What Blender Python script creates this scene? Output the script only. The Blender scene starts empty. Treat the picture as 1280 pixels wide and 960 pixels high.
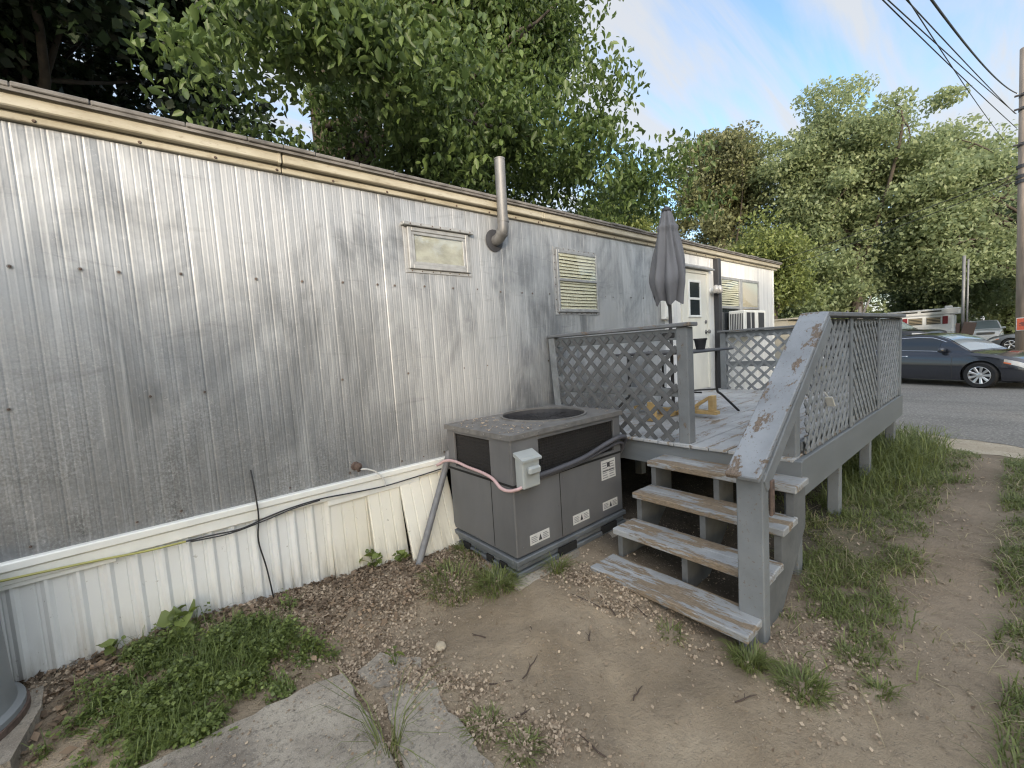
import bpy, math, random
import numpy as np
from mathutils import Vector, Matrix
random.seed(7)
rng = np.random.default_rng(11)
C = bpy.context.scene.collection
scene = bpy.context.scene
R = math.radians

# ---------------------------------------------------------------- camera
cam_d = bpy.data.cameras.new('camera'); cam = bpy.data.objects.new('camera', cam_d); C.objects.link(cam)
cam_d.sensor_width = 36.0; cam_d.lens = 528.37/1280*36.0; cam_d.clip_start = 0.05; cam_d.clip_end = 2000
def cam_matrix(yaw, pit, rol):
    y, p, r = R(yaw), R(pit), R(rol)
    f = Vector((math.cos(y)*math.cos(p), math.sin(y)*math.cos(p), -math.sin(p)))
    rt = Vector((math.sin(y), -math.cos(y), 0)); dn = f.cross(rt)
    r2 = math.cos(r)*rt + math.sin(r)*dn; d2 = -math.sin(r)*rt + math.cos(r)*dn
    m = Matrix((r2, -d2, -f)).transposed().to_4x4(); m.translation = (0, 0, 1.6)
    return m
cam.matrix_world = cam_matrix(50.2226, 4.5622, 3.5855)
scene.camera = cam

# ---------------------------------------------------------------- light and sky
SUN_EL = 13.0
SUN_DIR = Vector((-0.62, -0.78, 0)).normalized()
world = bpy.data.worlds.new('World'); scene.world = world; world.use_nodes = True
wn, wl = world.node_tree.nodes, world.node_tree.links
wn.clear()
def wnode(t, **k):
    n = wn.new(t)
    for a, b in k.items(): setattr(n, a, b)
    return n
out = wnode('ShaderNodeOutputWorld'); bg = wnode('ShaderNodeBackground')
sky = wnode('ShaderNodeTexSky', sky_type='NISHITA', sun_disc=False)
sky.sun_elevation = R(SUN_EL); sky.sun_rotation = math.atan2(SUN_DIR.x, SUN_DIR.y)
sky.air_density = 1.0; sky.dust_density = 1.2; sky.ozone_density = 1.5
tc = wnode('ShaderNodeTexCoord'); sep = wnode('ShaderNodeSeparateXYZ')
wl.new(tc.outputs['Generated'], sep.inputs[0])
zz = wnode('ShaderNodeMath', operation='ADD'); zz.inputs[1].default_value = 0.22
wl.new(sep.outputs['Z'], zz.inputs[0])
zm = wnode('ShaderNodeMath', operation='MAXIMUM'); zm.inputs[1].default_value = 0.05; wl.new(zz.outputs[0], zm.inputs[0])
dx = wnode('ShaderNodeMath', operation='DIVIDE'); dy = wnode('ShaderNodeMath', operation='DIVIDE')
wl.new(sep.outputs['X'], dx.inputs[0]); wl.new(zm.outputs[0], dx.inputs[1])
wl.new(sep.outputs['Y'], dy.inputs[0]); wl.new(zm.outputs[0], dy.inputs[1])
cmb = wnode('ShaderNodeCombineXYZ'); wl.new(dx.outputs[0], cmb.inputs[0]); wl.new(dy.outputs[0], cmb.inputs[1])
mp = wnode('ShaderNodeMapping'); mp.inputs['Rotation'].default_value = (0, 0, R(-20)); mp.inputs['Scale'].default_value = (0.8, 5.0, 1)
wl.new(cmb.outputs[0], mp.inputs[0])
nz = wnode('ShaderNodeTexNoise'); nz.inputs['Scale'].default_value = 0.9; nz.inputs['Detail'].default_value = 9; nz.inputs['Roughness'].default_value = 0.56; nz.inputs['Distortion'].default_value = 0.6
wl.new(mp.outputs[0], nz.inputs['Vector'])
rp = wnode('ShaderNodeValToRGB'); rp.color_ramp.elements[0].position = 0.38; rp.color_ramp.elements[1].position = 0.58
wl.new(nz.outputs['Fac'], rp.inputs[0])
cm = wnode('ShaderNodeMath', operation='MULTIPLY'); cm.inputs[1].default_value = 0.88; wl.new(rp.outputs[0], cm.inputs[0])
mx = wnode('ShaderNodeMixRGB'); mx.inputs['Color2'].default_value = (2.6, 2.63, 2.68, 1)
wl.new(cm.outputs[0], mx.inputs['Fac'])
skb = wnode('ShaderNodeMixRGB', blend_type='MULTIPLY'); skb.inputs['Fac'].default_value = 1; skb.inputs['Color2'].default_value = (1.2, 1.29, 1.36, 1)
wl.new(sky.outputs[0], skb.inputs['Color1']); wl.new(skb.outputs[0], mx.inputs['Color1'])
# added sky glow behind the photographer, fill light for wall and ground
gd = wnode('ShaderNodeVectorMath', operation='DOT_PRODUCT'); gd.inputs[1].default_value = (SUN_DIR.x*0.78, SUN_DIR.y*0.78, 0.62)
wl.new(tc.outputs['Generated'], gd.inputs[0])
g0 = wnode('ShaderNodeMath', operation='MAXIMUM'); g0.inputs[1].default_value = 0.0; wl.new(gd.outputs['Value'], g0.inputs[0])
g1 = wnode('ShaderNodeMath', operation='POWER'); g1.inputs[1].default_value = 2.0; wl.new(g0.outputs[0], g1.inputs[0])
glow = wnode('ShaderNodeMixRGB', blend_type='ADD'); glow.inputs['Color2'].default_value = (6.2, 6.1, 5.9, 1)
wl.new(g1.outputs[0], glow.inputs['Fac']); wl.new(mx.outputs[0], glow.inputs['Color1'])
wl.new(glow.outputs[0], bg.inputs['Color']); bg.inputs['Strength'].default_value = 0.13
wl.new(bg.outputs[0], out.inputs['Surface'])

sd = bpy.data.lights.new('sun', 'SUN'); sd.energy = 2.0; sd.angle = R(3.0); sd.color = (1.0, 0.85, 0.66)
sun = bpy.data.objects.new('sun', sd); C.objects.link(sun)
to_sun = Vector((SUN_DIR.x*math.cos(R(SUN_EL)), SUN_DIR.y*math.cos(R(SUN_EL)), math.sin(R(SUN_EL))))
sun.rotation_euler = to_sun.to_track_quat('Z', 'Y').to_euler()
sun.location = (0, -5, 20)

vs = scene.view_settings
vs.view_transform = 'Standard'; vs.look = 'None'; vs.exposure = 1.22; vs.gamma = 1.0; vs.use_curve_mapping = False
scene.cycles.use_denoising = True; scene.cycles.filter_width = 1.2; scene.cycles.sample_clamp_indirect = 4.0; scene.cycles.max_bounces = 6; scene.cycles.transparent_max_bounces = 6

# ---------------------------------------------------------------- materials
class NT:
    """small helper round a material's node tree"""
    def __init__(s, name):
        s.m = bpy.data.materials.new(name); s.m.use_nodes = True
        s.n, s.l = s.m.node_tree.nodes, s.m.node_tree.links
        s.b = s.n['Principled BSDF']; s.out = s.n['Material Output']
    def node(s, t, ins=None, **k):
        n = s.n.new(t)
        for a, b in k.items(): setattr(n, a, b)
        for a, b in (ins or {}).items():
            if hasattr(b, 'links'): s.l.new(b, n.inputs[a])
            else: n.inputs[a].default_value = b
        return n
    def coord(s, scale=(1, 1, 1), kind='Object', rot=(0, 0, 0)):
        t = s.node('ShaderNodeTexCoord') if kind != 'Position' else s.node('ShaderNodeNewGeometry')
        return s.node('ShaderNodeMapping', {'Vector': t.outputs[kind], 'Scale': scale, 'Rotation': rot}).outputs[0]
    def noise(s, vec, scale, detail=4, rough=0.55, dist=0):
        return s.node('ShaderNodeTexNoise', {'Vector': vec, 'Scale': scale, 'Detail': detail, 'Roughness': rough, 'Distortion': dist}).outputs['Fac']
    def ramp(s, fac, stops):
        r = s.node('ShaderNodeValToRGB', {'Fac': fac}); e = r.color_ramp.elements
        while len(e) < len(stops): e.new(0.5)
        for i, (p, c) in enumerate(stops):
            e[i].position = p; e[i].color = tuple(c)+(1,) if len(c) == 3 else c
        return r.outputs[0]
    def step(s, fac, a, b):
        return s.node('ShaderNodeMapRange', {'Value': fac, 'From Min': a, 'From Max': b}, clamp=True).outputs[0]
    def mix(s, f, a, b, bt='MIX'):
        n = s.node('ShaderNodeMixRGB', {'Fac': f}, blend_type=bt)
        for i, c in (('Color1', a), ('Color2', b)):
            if hasattr(c, 'links'): s.l.new(c, n.inputs[i])
            else: n.inputs[i].default_value = tuple(c)+(1,)
        return n.outputs[0]
    def math(s, op, a, b=0.5):
        n = s.node('ShaderNodeMath', operation=op)
        for i, c in enumerate((a, b)):
            if hasattr(c, 'links'): s.l.new(c, n.inputs[i])
            else: n.inputs[i].default_value = c
        return n.outputs[0]
    def bump(s, h, strength=0.3, dist=0.01):
        s.l.new(s.node('ShaderNodeBump', {'Height': h, 'Strength': strength, 'Distance': dist}).outputs[0], s.b.inputs['Normal'])
    def set(s, **k):
        for a, b in k.items():
            a = a.replace('_', ' ')
            if hasattr(b, 'links'): s.l.new(b, s.b.inputs[a])
            else: s.b.inputs[a].default_value = (tuple(b)+(1,)) if isinstance(b, tuple) and len(b) == 3 else b
        return s

def plain(name, col, rough=0.6, metal=0.0, var=0.12, scale=6.0, stretch=(1, 1, 1), bump=0.0, bscale=60.0, coat=0.0):
    t = NT(name); v = t.coord(stretch)
    n = t.noise(v, scale, 5, 0.6)
    lo = tuple(c*(1-var) for c in col); hi = tuple(min(1, c*(1+var)) for c in col)
    t.set(Base_Color=t.ramp(n, [(0.3, lo), (0.7, hi)]), Roughness=t.ramp(n, [(0.3, (rough*0.9,)*3), (0.7, (min(1, rough*1.12),)*3)]), Metallic=metal, Coat_Weight=coat)
    if bump: t.bump(t.noise(v, bscale, 3), bump, 0.004)
    return t.m

def peeling(name, paint, wood, stretch, amount=0.5, scale=5.0, dark=0.35, middle=0.0):
    """painted wood, the paint worn off in ragged patches that run with the grain"""
    t = NT(name); v = t.coord(stretch)
    big = t.noise(v, scale, 6, 0.65, 0.4); fine = t.noise(v, scale*7, 4, 0.7)
    m = t.math('ADD', t.math('MULTIPLY', big, 0.75), t.math('MULTIPLY', fine, 0.25))
    if middle:                       # worn most where feet land
        yy = t.node('ShaderNodeSeparateXYZ', {'Vector': t.coord()}).outputs['Y']
        m = t.math('ADD', m, t.math('MULTIPLY', t.math('SUBTRACT', 0.28, t.math('ABSOLUTE', yy, 0)), middle))
    mask = t.step(m, 1-amount-0.012, 1-amount+0.012)
    grain = t.noise(t.coord(tuple(a*b for a, b in zip(stretch, (1, 1, 1)))), scale*16, 3, 0.6)
    wd = t.ramp(grain, [(0.3, tuple(c*0.55 for c in wood)), (0.7, tuple(c*1.25 for c in wood))])
    dirt = t.noise(t.coord(), 3.0, 5, 0.6)
    pt = t.ramp(dirt, [(0.25, tuple(c*(1-dark) for c in paint)), (0.6, paint), (0.85, tuple(min(1, c*1.12) for c in paint))])
    crack = t.step(t.noise(v, scale*11, 2, 0.5), 0.66, 0.7)
    pt = t.mix(t.math('MULTIPLY', crack, 0.55), pt, tuple(c*0.6 for c in wood))
    t.set(Base_Color=t.mix(mask, pt, wd), Roughness=0.75)
    h = t.math('ADD', t.math('MULTIPLY', mask, -0.6), t.math('MULTIPLY', grain, 0.35))
    t.bump(h, 0.6, 0.004)
    return t.m

def leafmat(name, a, b, trans=0.35, rough=0.5):
    t = NT(name)
    rnd = t.node('ShaderNodeNewGeometry').outputs['Random Per Island']
    big = t.noise(t.coord(kind='Object'), 0.35, 3)
    f = t.math('ADD', t.math('MULTIPLY', rnd, 0.7), t.math('MULTIPLY', big, 0.4))
    col = t.ramp(f, [(0.10, tuple(c*0.75 for c in a)), (0.5, tuple((p*0.55+q*0.45) for p, q in zip(a, b))), (0.95, tuple(min(1, c*1.12) for c in b))])
    t.set(Base_Color=col, Roughness=rough)
    tr = t.node('ShaderNodeBsdfTranslucent', {'Color': t.mix(0.5, col, tuple(min(1, c*1.6) for c in b))})
    mxs = t.node('ShaderNodeMixShader', {0: trans, 1: t.b.outputs[0], 2: tr.outputs[0]})
    t.l.new(mxs.outputs[0], t.out.inputs['Surface'])
    return t.m

def glassmat(name, col=(0.03, 0.035, 0.04), rough=0.06):
    t = NT(name); t.set(Base_Color=col, Roughness=rough, Specular_IOR_Level=0.7); return t.m

def clearglass():
    t = NT('clear_window_pane'); tr = t.node('ShaderNodeBsdfTransparent', {'Color': (0.97, 0.975, 0.97, 1)}); gl = t.node('ShaderNodeBsdfGlossy', {'Roughness': 0.03, 'Color': (1, 1, 1, 1)})
    fc = t.node('ShaderNodeLayerWeight', {'Blend': 0.5}).outputs['Facing']; f = t.math('ADD', t.math('MULTIPLY', t.math('POWER', fc, 4.0), 0.45), 0.04)
    m = t.node('ShaderNodeMixShader', {0: f, 1: tr.outputs[0], 2: gl.outputs[0]}); t.l.new(m.outputs[0], t.out.inputs['Surface']); return t.m
GREY = (0.18, 0.195, 0.207)
WOOD = (0.22, 0.155, 0.10)
M = {}
M['rail'] = peeling('grey_rail_paint', GREY, WOOD, (1, 1, 1), 0.30, 6)
M['rail_x'] = peeling('worn_rail_paint_along_x', (0.25, 0.27, 0.295), (0.15, 0.115, 0.088), (0.35, 1.6, 1.6), 0.435, 5.5)
M['rail_cap'] = peeling('rail_cap_paint', (0.165, 0.173, 0.182), (0.17, 0.14, 0.11), (1.3, 0.5, 1), 0.42, 7)
M['post_worn'] = peeling('worn_post_paint', (0.185, 0.198, 0.207), (0.15, 0.115, 0.085), (1.6, 1.6, 0.5), 0.41, 6)
M['tread'] = peeling('peeling_tread_paint', (0.31, 0.322, 0.33), (0.225, 0.175, 0.122), (2.2, 0.33, 2.2), 0.50, 6.5, 0.35, 0.14)
M['deckfloor'] = peeling('worn_deck_paint', (0.40, 0.41, 0.42), (0.27, 0.22, 0.17), (0.4, 2.0, 2), 0.44, 6)
M['rim'] = plain('grey_rim_paint', (0.14, 0.152, 0.16), 0.65, 0, 0.14, 4, (0.4, 0.4, 2), 0.15, 40)
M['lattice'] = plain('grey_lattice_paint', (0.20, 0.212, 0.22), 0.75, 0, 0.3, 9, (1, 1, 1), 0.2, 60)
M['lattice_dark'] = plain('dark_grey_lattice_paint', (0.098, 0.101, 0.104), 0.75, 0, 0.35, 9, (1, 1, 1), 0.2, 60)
M['stringer'] = plain('grey_stringer_paint', (0.11, 0.115, 0.118), 0.75, 0, 0.3, 7, (1, 1, 1), 0.25, 40)
M['white'] = plain('white_paint', (0.74, 0.74, 0.70), 0.45, 0, 0.07, 5)
M['cream'] = plain('aged_cream_door_paint', (0.70, 0.68, 0.60), 0.5, 0, 0.08, 5, (1, 1, 0.4))
M['blind'] = plain('cream_blind', (0.62, 0.60, 0.46), 0.6, 0, 0.06, 8)
M['curtain'] = plain('white_curtain_shaded', (0.36, 0.36, 0.32), 0.5, 0, 0.25, 3, (2, 1, 4))  # shade of the window recess mixed unevenly into the curtain colour
M['curtain_tan'] = plain('tan_shade', (0.46, 0.40, 0.30), 0.8, 0, 0.06, 3)
M['winframe'] = plain('weathered_aluminium_frame', (0.34, 0.345, 0.345), 0.5, 0.35, 0.2, 14)
M['black'] = plain('black_plastic', (0.018, 0.018, 0.02), 0.5, 0, 0.2)
M['darkgrey'] = plain('dark_grey_metal', (0.05, 0.05, 0.055), 0.5, 0.2, 0.2)
M['dark'] = plain('dark_void', (0.01, 0.01, 0.01), 0.9)
M['galv'] = plain('galvanised_steel', (0.21, 0.205, 0.20), 0.55, 0.5, 0.25, 9, (1, 1, 0.4))
M['rust'] = plain('rusty_metal', (0.12, 0.085, 0.07), 0.8, 0.2, 0.5, 25)
M['acbody'] = plain('grey_cabinet_paint', (0.125, 0.126, 0.130), 0.5, 0.1, 0.14, 4, (1, 1, 0.5), 0.05, 30)
M['actop'] = plain('dusty_cabinet_top', (0.125, 0.122, 0.118), 0.75, 0, 0.28, 12, (1, 1, 1), 0.3, 120)
M['acskid'] = plain('skid_rail_metal', (0.16, 0.175, 0.19), 0.5, 0.4, 0.2, 8)
M['discon'] = plain('light_grey_box_paint', (0.33, 0.35, 0.345), 0.5, 0, 0.08)
M['sticker'] = plain('sticker_white', (0.55, 0.55, 0.53), 0.5, 0, 0.08, 20)
M['ink'] = plain('sticker_ink', (0.035, 0.035, 0.04), 0.6)
M['inkgrey'] = plain('sticker_ink_grey', (0.22, 0.22, 0.23), 0.6)
M['pink'] = plain('pink_cable', (0.52, 0.36, 0.36), 0.5)
M['whitecable'] = plain('white_cable', (0.62, 0.62, 0.6), 0.5)
M['hose'] = plain('dark_hose', (0.07, 0.07, 0.08), 0.45)
M['pvc'] = plain('weathered_grey_pipe', (0.17, 0.17, 0.175), 0.55, 0, 0.25, 12)
M['yellowcord'] = plain('yellow_green_cord', (0.34, 0.33, 0.10), 0.5)
M['fabric'] = plain('grey_umbrella_fabric', (0.15, 0.15, 0.16), 0.9, 0, 0.1, 5, (1, 1, 1), 0.2, 200)
M['pine'] = plain('yellow_pine', (0.46, 0.32, 0.14), 0.6, 0, 0.2, 12, (1, 1, 1))
M['tankgrey'] = plain('grey_tank_paint', (0.20, 0.215, 0.225), 0.55, 0, 0.1, 4, (1, 1, 1), 0.1, 40)
M['bark'] = plain('dark_bark', (0.055, 0.045, 0.036), 0.9, 0, 0.4, 10, (1, 1, 0.3), 0.8, 30)
M['bark_pale'] = plain('pale_bark', (0.20, 0.175, 0.15), 0.9, 0, 0.35, 10, (1, 1, 0.3), 0.8, 30)
M['polewood'] = plain('weathered_pole_wood', (0.31, 0.25, 0.20), 0.85, 0, 0.3, 9, (1, 1, 0.12), 0.6, 40)
M['leaf_near'] = leafmat('broad_green_leaf', (0.030, 0.062, 0.016), (0.115, 0.165, 0.045), 0.35)
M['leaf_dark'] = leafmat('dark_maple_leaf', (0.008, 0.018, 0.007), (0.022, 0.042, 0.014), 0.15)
M['leaf_pale'] = leafmat('pale_yellow_green_leaf', (0.10, 0.135, 0.035), (0.21, 0.24, 0.075), 0.35)
M['leaf_mid'] = leafmat('mid_green_leaf', (0.14, 0.185, 0.10), (0.30, 0.345, 0.18), 0.5)
M['leaf_olive'] = leafmat('olive_green_leaf', (0.09, 0.10, 0.05), (0.20, 0.21, 0.10), 0.35)
M['leaf_wood'] = leafmat('woodland_leaf', (0.10, 0.14, 0.07), (0.225, 0.27, 0.135), 0.45)
M['grass'] = leafmat('grass_blade', (0.065, 0.092, 0.024), (0.22, 0.25, 0.085), 0.35)
M['weed'] = leafmat('weed_leaf', (0.055, 0.085, 0.022), (0.19, 0.24, 0.065), 0.3)
M['strawy'] = leafmat('dry_grass_blade', (0.22, 0.18, 0.10), (0.36, 0.31, 0.19), 0.2)
M['petal'] = leafmat('dry_petal', (0.19, 0.135, 0.09), (0.47, 0.38, 0.28), 0.15, 0.8)
M['deadleaf'] = leafmat('dead_leaf', (0.09, 0.062, 0.040), (0.27, 0.195, 0.13), 0.1, 0.8)
M['twig'] = plain('twig_bark', (0.07, 0.05, 0.04), 0.9)
M['stone'] = plain('tan_stone', (0.40, 0.34, 0.25), 0.8, 0, 0.2, 20)
M['glass'] = glassmat('window_glass'); M['pane'] = clearglass()
M['tyre'] = plain('tyre_rubber', (0.015, 0.015, 0.016), 0.8)
M['alloy'] = plain('alloy_rim', (0.62, 0.62, 0.63), 0.3, 0.8, 0.05)
M['chrome'] = plain('chrome_trim', (0.75, 0.75, 0.76), 0.2, 0.9, 0.03)
M['carpaint'] = plain('dark_grey_car_paint', (0.030, 0.033, 0.043), 0.22, 0.35, 0.05, 2, coat=1.0)
M['carwhite'] = plain('white_car_paint', (0.74, 0.77, 0.82), 0.3, 0, 0.03, coat=0.6)
M['cargrey'] = plain('grey_car_paint', (0.13, 0.135, 0.14), 0.3, 0.3, 0.03, coat=0.6)
M['carblack'] = plain('black_car_paint', (0.02, 0.021, 0.024), 0.3, 0.2, 0.05, coat=0.6)
M['lamp'] = plain('clear_lamp_lens', (0.55, 0.52, 0.48), 0.15, 0.2)
M['amber'] = plain('amber_lens', (0.55, 0.14, 0.05), 0.2)
M['rvwhite'] = plain('camper_white', (0.74, 0.78, 0.84), 0.45, 0, 0.06)
M['shutter'] = plain('dark_red_shutter', (0.20, 0.02, 0.03), 0.6)
M['brownbox'] = plain('brown_box_paint', (0.07, 0.045, 0.035), 0.7)
M['signred'] = plain('orange_red_sign', (0.50, 0.10, 0.05), 0.5)
M['beige'] = plain('beige_house_siding', (0.28, 0.26, 0.21), 0.7)
M['roofgrey'] = plain('weathered_roof_edge', (0.16, 0.15, 0.14), 0.9, 0, 0.5, 14, (0.5, 1, 1), 0.6, 60)

def mat_siding():
    t = NT('weathered_aluminium_siding')
    pos = t.node('ShaderNodeNewGeometry').outputs['Position']
    v = t.node('ShaderNodeMapping', {'Vector': pos, 'Scale': (1, 1, 1)}).outputs[0]
    vs_ = t.node('ShaderNodeMapping', {'Vector': pos, 'Scale': (14, 1, 0.55)}).outputs[0]   # runs down the sheet
    vw = t.node('ShaderNodeMapping', {'Vector': pos, 'Scale': (0.9, 1, 0.7), 'Rotation': (0, R(20), 0)}).outputs[0]
    sx0 = t.node('ShaderNodeSeparateXYZ', {'Vector': pos})
    snap = t.math('SNAP', sx0.outputs['X'], 0.137); wn_ = t.node('ShaderNodeTexWhiteNoise', {'W': snap}, noise_dimensions='1D').outputs['Value']
    xs = t.math('ADD', sx0.outputs['X'], t.math('MULTIPLY', wn_, 0.10)); zs = t.math('ADD', sx0.outputs['Z'], t.math('MULTIPLY', wn_, 0.22))
    rib = t.node('ShaderNodeCombineXYZ', {'X': xs, 'Z': zs}).outputs[0]     # dirt patches break at each rib, painted to look like sheet reflections
    vw = t.node('ShaderNodeMapping', {'Vector': rib, 'Scale': (1.3, 1, 0.75)}).outputs[0]
    streak = t.noise(vs_, 1.0, 6, 0.65); blot = t.noise(vw, 1.3, 5, 0.6, 0.6); speck = t.noise(v, 75, 3, 0.7)
    base = t.ramp(streak, [(0.2, (0.335, 0.345, 0.355)), (0.5, (0.41, 0.42, 0.43)), (0.8, (0.50, 0.508, 0.515))])
    sx = t.node('ShaderNodeSeparateXYZ', {'Vector': pos})
    # mould and dirt, with the dark tree reflection painted in: clumped low on the sheet and left of the cooling unit, broken up by specks
    low = t.step(sx.outputs['Z'], 2.25, 0.75)
    left = t.step(sx.outputs['X'], 2.6, 0.3)
    g = t.math('MULTIPLY', t.math('MULTIPLY', low, left), t.step(blot, 0.28, 0.55))
    g = t.math('MULTIPLY', g, t.step(speck, 0.15, 0.60))
    col = t.mix(t.math('MULTIPLY', g, 0.92), base, (0.085, 0.085, 0.082))
    col = t.mix(t.math('MULTIPLY', t.step(sx.outputs['X'], 1.8, 4.4), 0.45), col, (0.62, 0.62, 0.61))
    # long swipes and scrapes
    vr = t.node('ShaderNodeMapping', {'Vector': pos, 'Scale': (2.0, 1, 9.0), 'Rotation': (0, R(-28), 0)}).outputs[0]
    sw = t.step(t.noise(vr, 1.1, 6, 0.7, 0.8), 0.58, 0.70)
    col = t.mix(t.math('MULTIPLY', sw, 0.3), col, (0.13, 0.13, 0.13))
    vq = t.node('ShaderNodeMapping', {'Vector': rib, 'Scale': (1.9, 1, 0.95)}).outputs[0]
    pat = t.noise(vq, 1.0, 6, 0.62, 0.8)
    col = t.mix(t.math('MULTIPLY', t.step(pat, 0.56, 0.36), 0.72), col, (0.15, 0.157, 0.165))
    run = t.noise(t.node('ShaderNodeMapping', {'Vector': pos, 'Scale': (34, 1, 0.8)}).outputs[0], 1.0, 4, 0.6)
    col = t.mix(t.math('MULTIPLY', t.step(run, 0.58, 0.74), 0.35), col, (0.66, 0.66, 0.65))
    col = t.mix(t.math('MULTIPLY', t.step(run, 0.42, 0.27), 0.2), col, (0.20, 0.205, 0.21))
    # chalky oxidised spots
    ch = t.step(t.noise(v, 42, 4, 0.8), 0.60, 0.70)
    col = t.mix(t.math('MULTIPLY', ch, 0.4), col, (0.60, 0.60, 0.60))
    t.set(Base_Color=col, Metallic=t.math('SUBTRACT', 0.60, t.math('MULTIPLY', g, 0.3)), Roughness=t.ramp(t.math('ADD', t.math('MULTIPLY', streak, 0.5), t.math('MULTIPLY', blot, 0.5)), [(0.3, (0.44,)*3), (0.65, (0.62,)*3)]))
    h = t.math('ADD', t.math('MULTIPLY', t.noise(v, 2.2, 4, 0.5, 0.5), 1.0), t.math('MULTIPLY', speck, 0.03))
    t.bump(h, 0.35, 0.03)
    return t.m
M['siding'] = mat_siding()
def mat_whitesiding():
    t = NT('chalky_white_siding')
    v = t.coord((9, 1, 0.5)); n = t.noise(v, 1.2, 6, 0.65); d = t.noise(t.coord(), 5, 5, 0.6)
    col = t.ramp(n, [(0.25, (0.50, 0.50, 0.50)), (0.55, (0.68, 0.68, 0.665)), (0.8, (0.76, 0.76, 0.74))])
    col = t.mix(t.math('MULTIPLY', t.step(d, 0.58, 0.75), 0.3), col, (0.42, 0.40, 0.36))
    t.set(Base_Color=col, Roughness=0.55, Metallic=0.1); return t.m
M['whitesiding'] = mat_whitesiding()
def mat_skirt():
    t = NT('dirty_white_skirting')
    pos = t.node('ShaderNodeNewGeometry').outputs['Position']; sx = t.node('ShaderNodeSeparateXYZ', {'Vector': pos})
    n = t.noise(t.node('ShaderNodeMapping', {'Vector': pos, 'Scale': (10, 1, 1.2)}).outputs[0], 2, 6, 0.7)
    low = t.step(sx.outputs['Z'], 0.30, 0.02)
    f = t.math('MULTIPLY', t.math('MULTIPLY', low, t.step(n, 0.35, 0.7)), 0.8)
    warm = t.mix(t.step(sx.outputs['X'], 0.6, 1.0), (0.72, 0.73, 0.725), (0.72, 0.69, 0.60))
    sp = t.step(t.noise(t.coord(), 26, 3, 0.7), 0.68, 0.72)
    col = t.mix(t.math('MULTIPLY', sp, 0.5), t.mix(f, warm, (0.24, 0.21, 0.15)), (0.2, 0.17, 0.13))
    t.set(Base_Color=col, Roughness=0.45); return t.m
M['skirt'] = mat_skirt()
def mat_fascia():
    t = NT('aged_yellow_fascia')
    v = t.coord((0.8, 4, 4)); n = t.noise(v, 2.5, 6, 0.7); s = t.noise(t.coord((2, 6, 6)), 9, 4, 0.7)
    col = t.ramp(n, [(0.25, (0.27, 0.235, 0.165)), (0.5, (0.40, 0.365, 0.28)), (0.75, (0.50, 0.475, 0.40))])
    col = t.mix(t.math('MULTIPLY', t.step(s, 0.56, 0.70), 0.6), col, (0.20, 0.155, 0.10))
    t.set(Base_Color=col, Roughness=0.55); return t.m
M['fascia'] = mat_fascia()
def mat_ground():
    t = NT('bare_dirt_ground')
    pos = t.node('ShaderNodeNewGeometry').outputs['Position']
    v = t.node('ShaderNodeMapping', {'Vector': pos}).outputs[0]
    sx = t.node('ShaderNodeSeparateXYZ', {'Vector': pos})
    a = t.noise(v, 1.6, 6, 0.6, 0.5); b = t.noise(v, 22, 5, 0.7); c = t.noise(v, 130, 3, 0.7)
    tan = t.ramp(a, [(0.3, (0.215, 0.165, 0.108)), (0.55, (0.305, 0.243, 0.168)), (0.75, (0.37, 0.305, 0.22))])
    brown = t.ramp(a, [(0.3, (0.145, 0.112, 0.078)), (0.7, (0.25, 0.198, 0.145))])
    far = t.step(sx.outputs['X'], 2.1, 3.6)
    wall = t.step(sx.outputs['Y'], 2.1, 3.0)
    col = t.mix(t.math('MAXIMUM', t.math('MULTIPLY', far, 0.8), t.math('MULTIPLY', wall, 0.6)), tan, brown)
    # thin turf soil under the grass
    gz = t.math('MULTIPLY', t.step(sx.outputs['X'], 3.2, 4.2), t.step(t.math('ABSOLUTE', t.math('SUBTRACT', sx.outputs['Y'], 0.28), 0), 0.12, 0.5))
    col = t.mix(t.math('MULTIPLY', gz, t.step(b, 0.3, 0.6)), col, (0.075, 0.082, 0.038))
    und_shade = t.math('MULTIPLY', t.step(sx.outputs['X'], 2.42, 2.75), t.math('MULTIPLY', t.step(sx.outputs['Y'], 0.92, 1.15), t.step(sx.outputs['X'], 7.6, 7.0)))
    col = t.mix(t.math('MULTIPLY', und_shade, 0.85), col, (0.045, 0.038, 0.030))     # shade under the deck and stairs, painted into the ground colour
    farz = t.step(sx.outputs['X'], 19, 22)
    col = t.mix(farz, col, t.ramp(a, [(0.35, (0.06, 0.075, 0.035)), (0.65, (0.16, 0.14, 0.10))]))
    peb = t.step(t.noise(v, 60, 2, 0.5), 0.64, 0.70)
    col = t.mix(t.math('MULTIPLY', peb, 0.4), col, (0.42, 0.36, 0.28))
    damp = t.noise(v, 0.8, 5, 0.65, 1.0); col = t.mix(t.math('MULTIPLY', t.step(damp, 0.50, 0.38), 0.35), col, (0.11, 0.086, 0.062))
    mid = t.noise(v, 7, 5, 0.7, 0.6); col = t.mix(t.math('MULTIPLY', t.step(mid, 0.55, 0.70), 0.35), col, (0.16, 0.125, 0.09))
    dk = t.step(c, 0.35, 0.28); col = t.mix(t.math('MULTIPLY', dk, 0.7), col, (0.08, 0.048, 0.036))
    t.set(Base_Color=t.mix(0.35, col, t.ramp(b, [(0.3, (0.35,)*3), (0.7, (0.75,)*3)]), ) if False else col, Roughness=0.95)
    h = t.math('ADD', t.math('MULTIPLY', b, 1.0), t.math('MULTIPLY', c, 0.45)); h = t.math('ADD', h, t.math('MULTIPLY', peb, 0.4)); h = t.math('ADD', h, t.math('MULTIPLY', mid, 1.6))
    t.bump(h, 0.8, 0.02)
    return t.m
M['ground'] = mat_ground()
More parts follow.
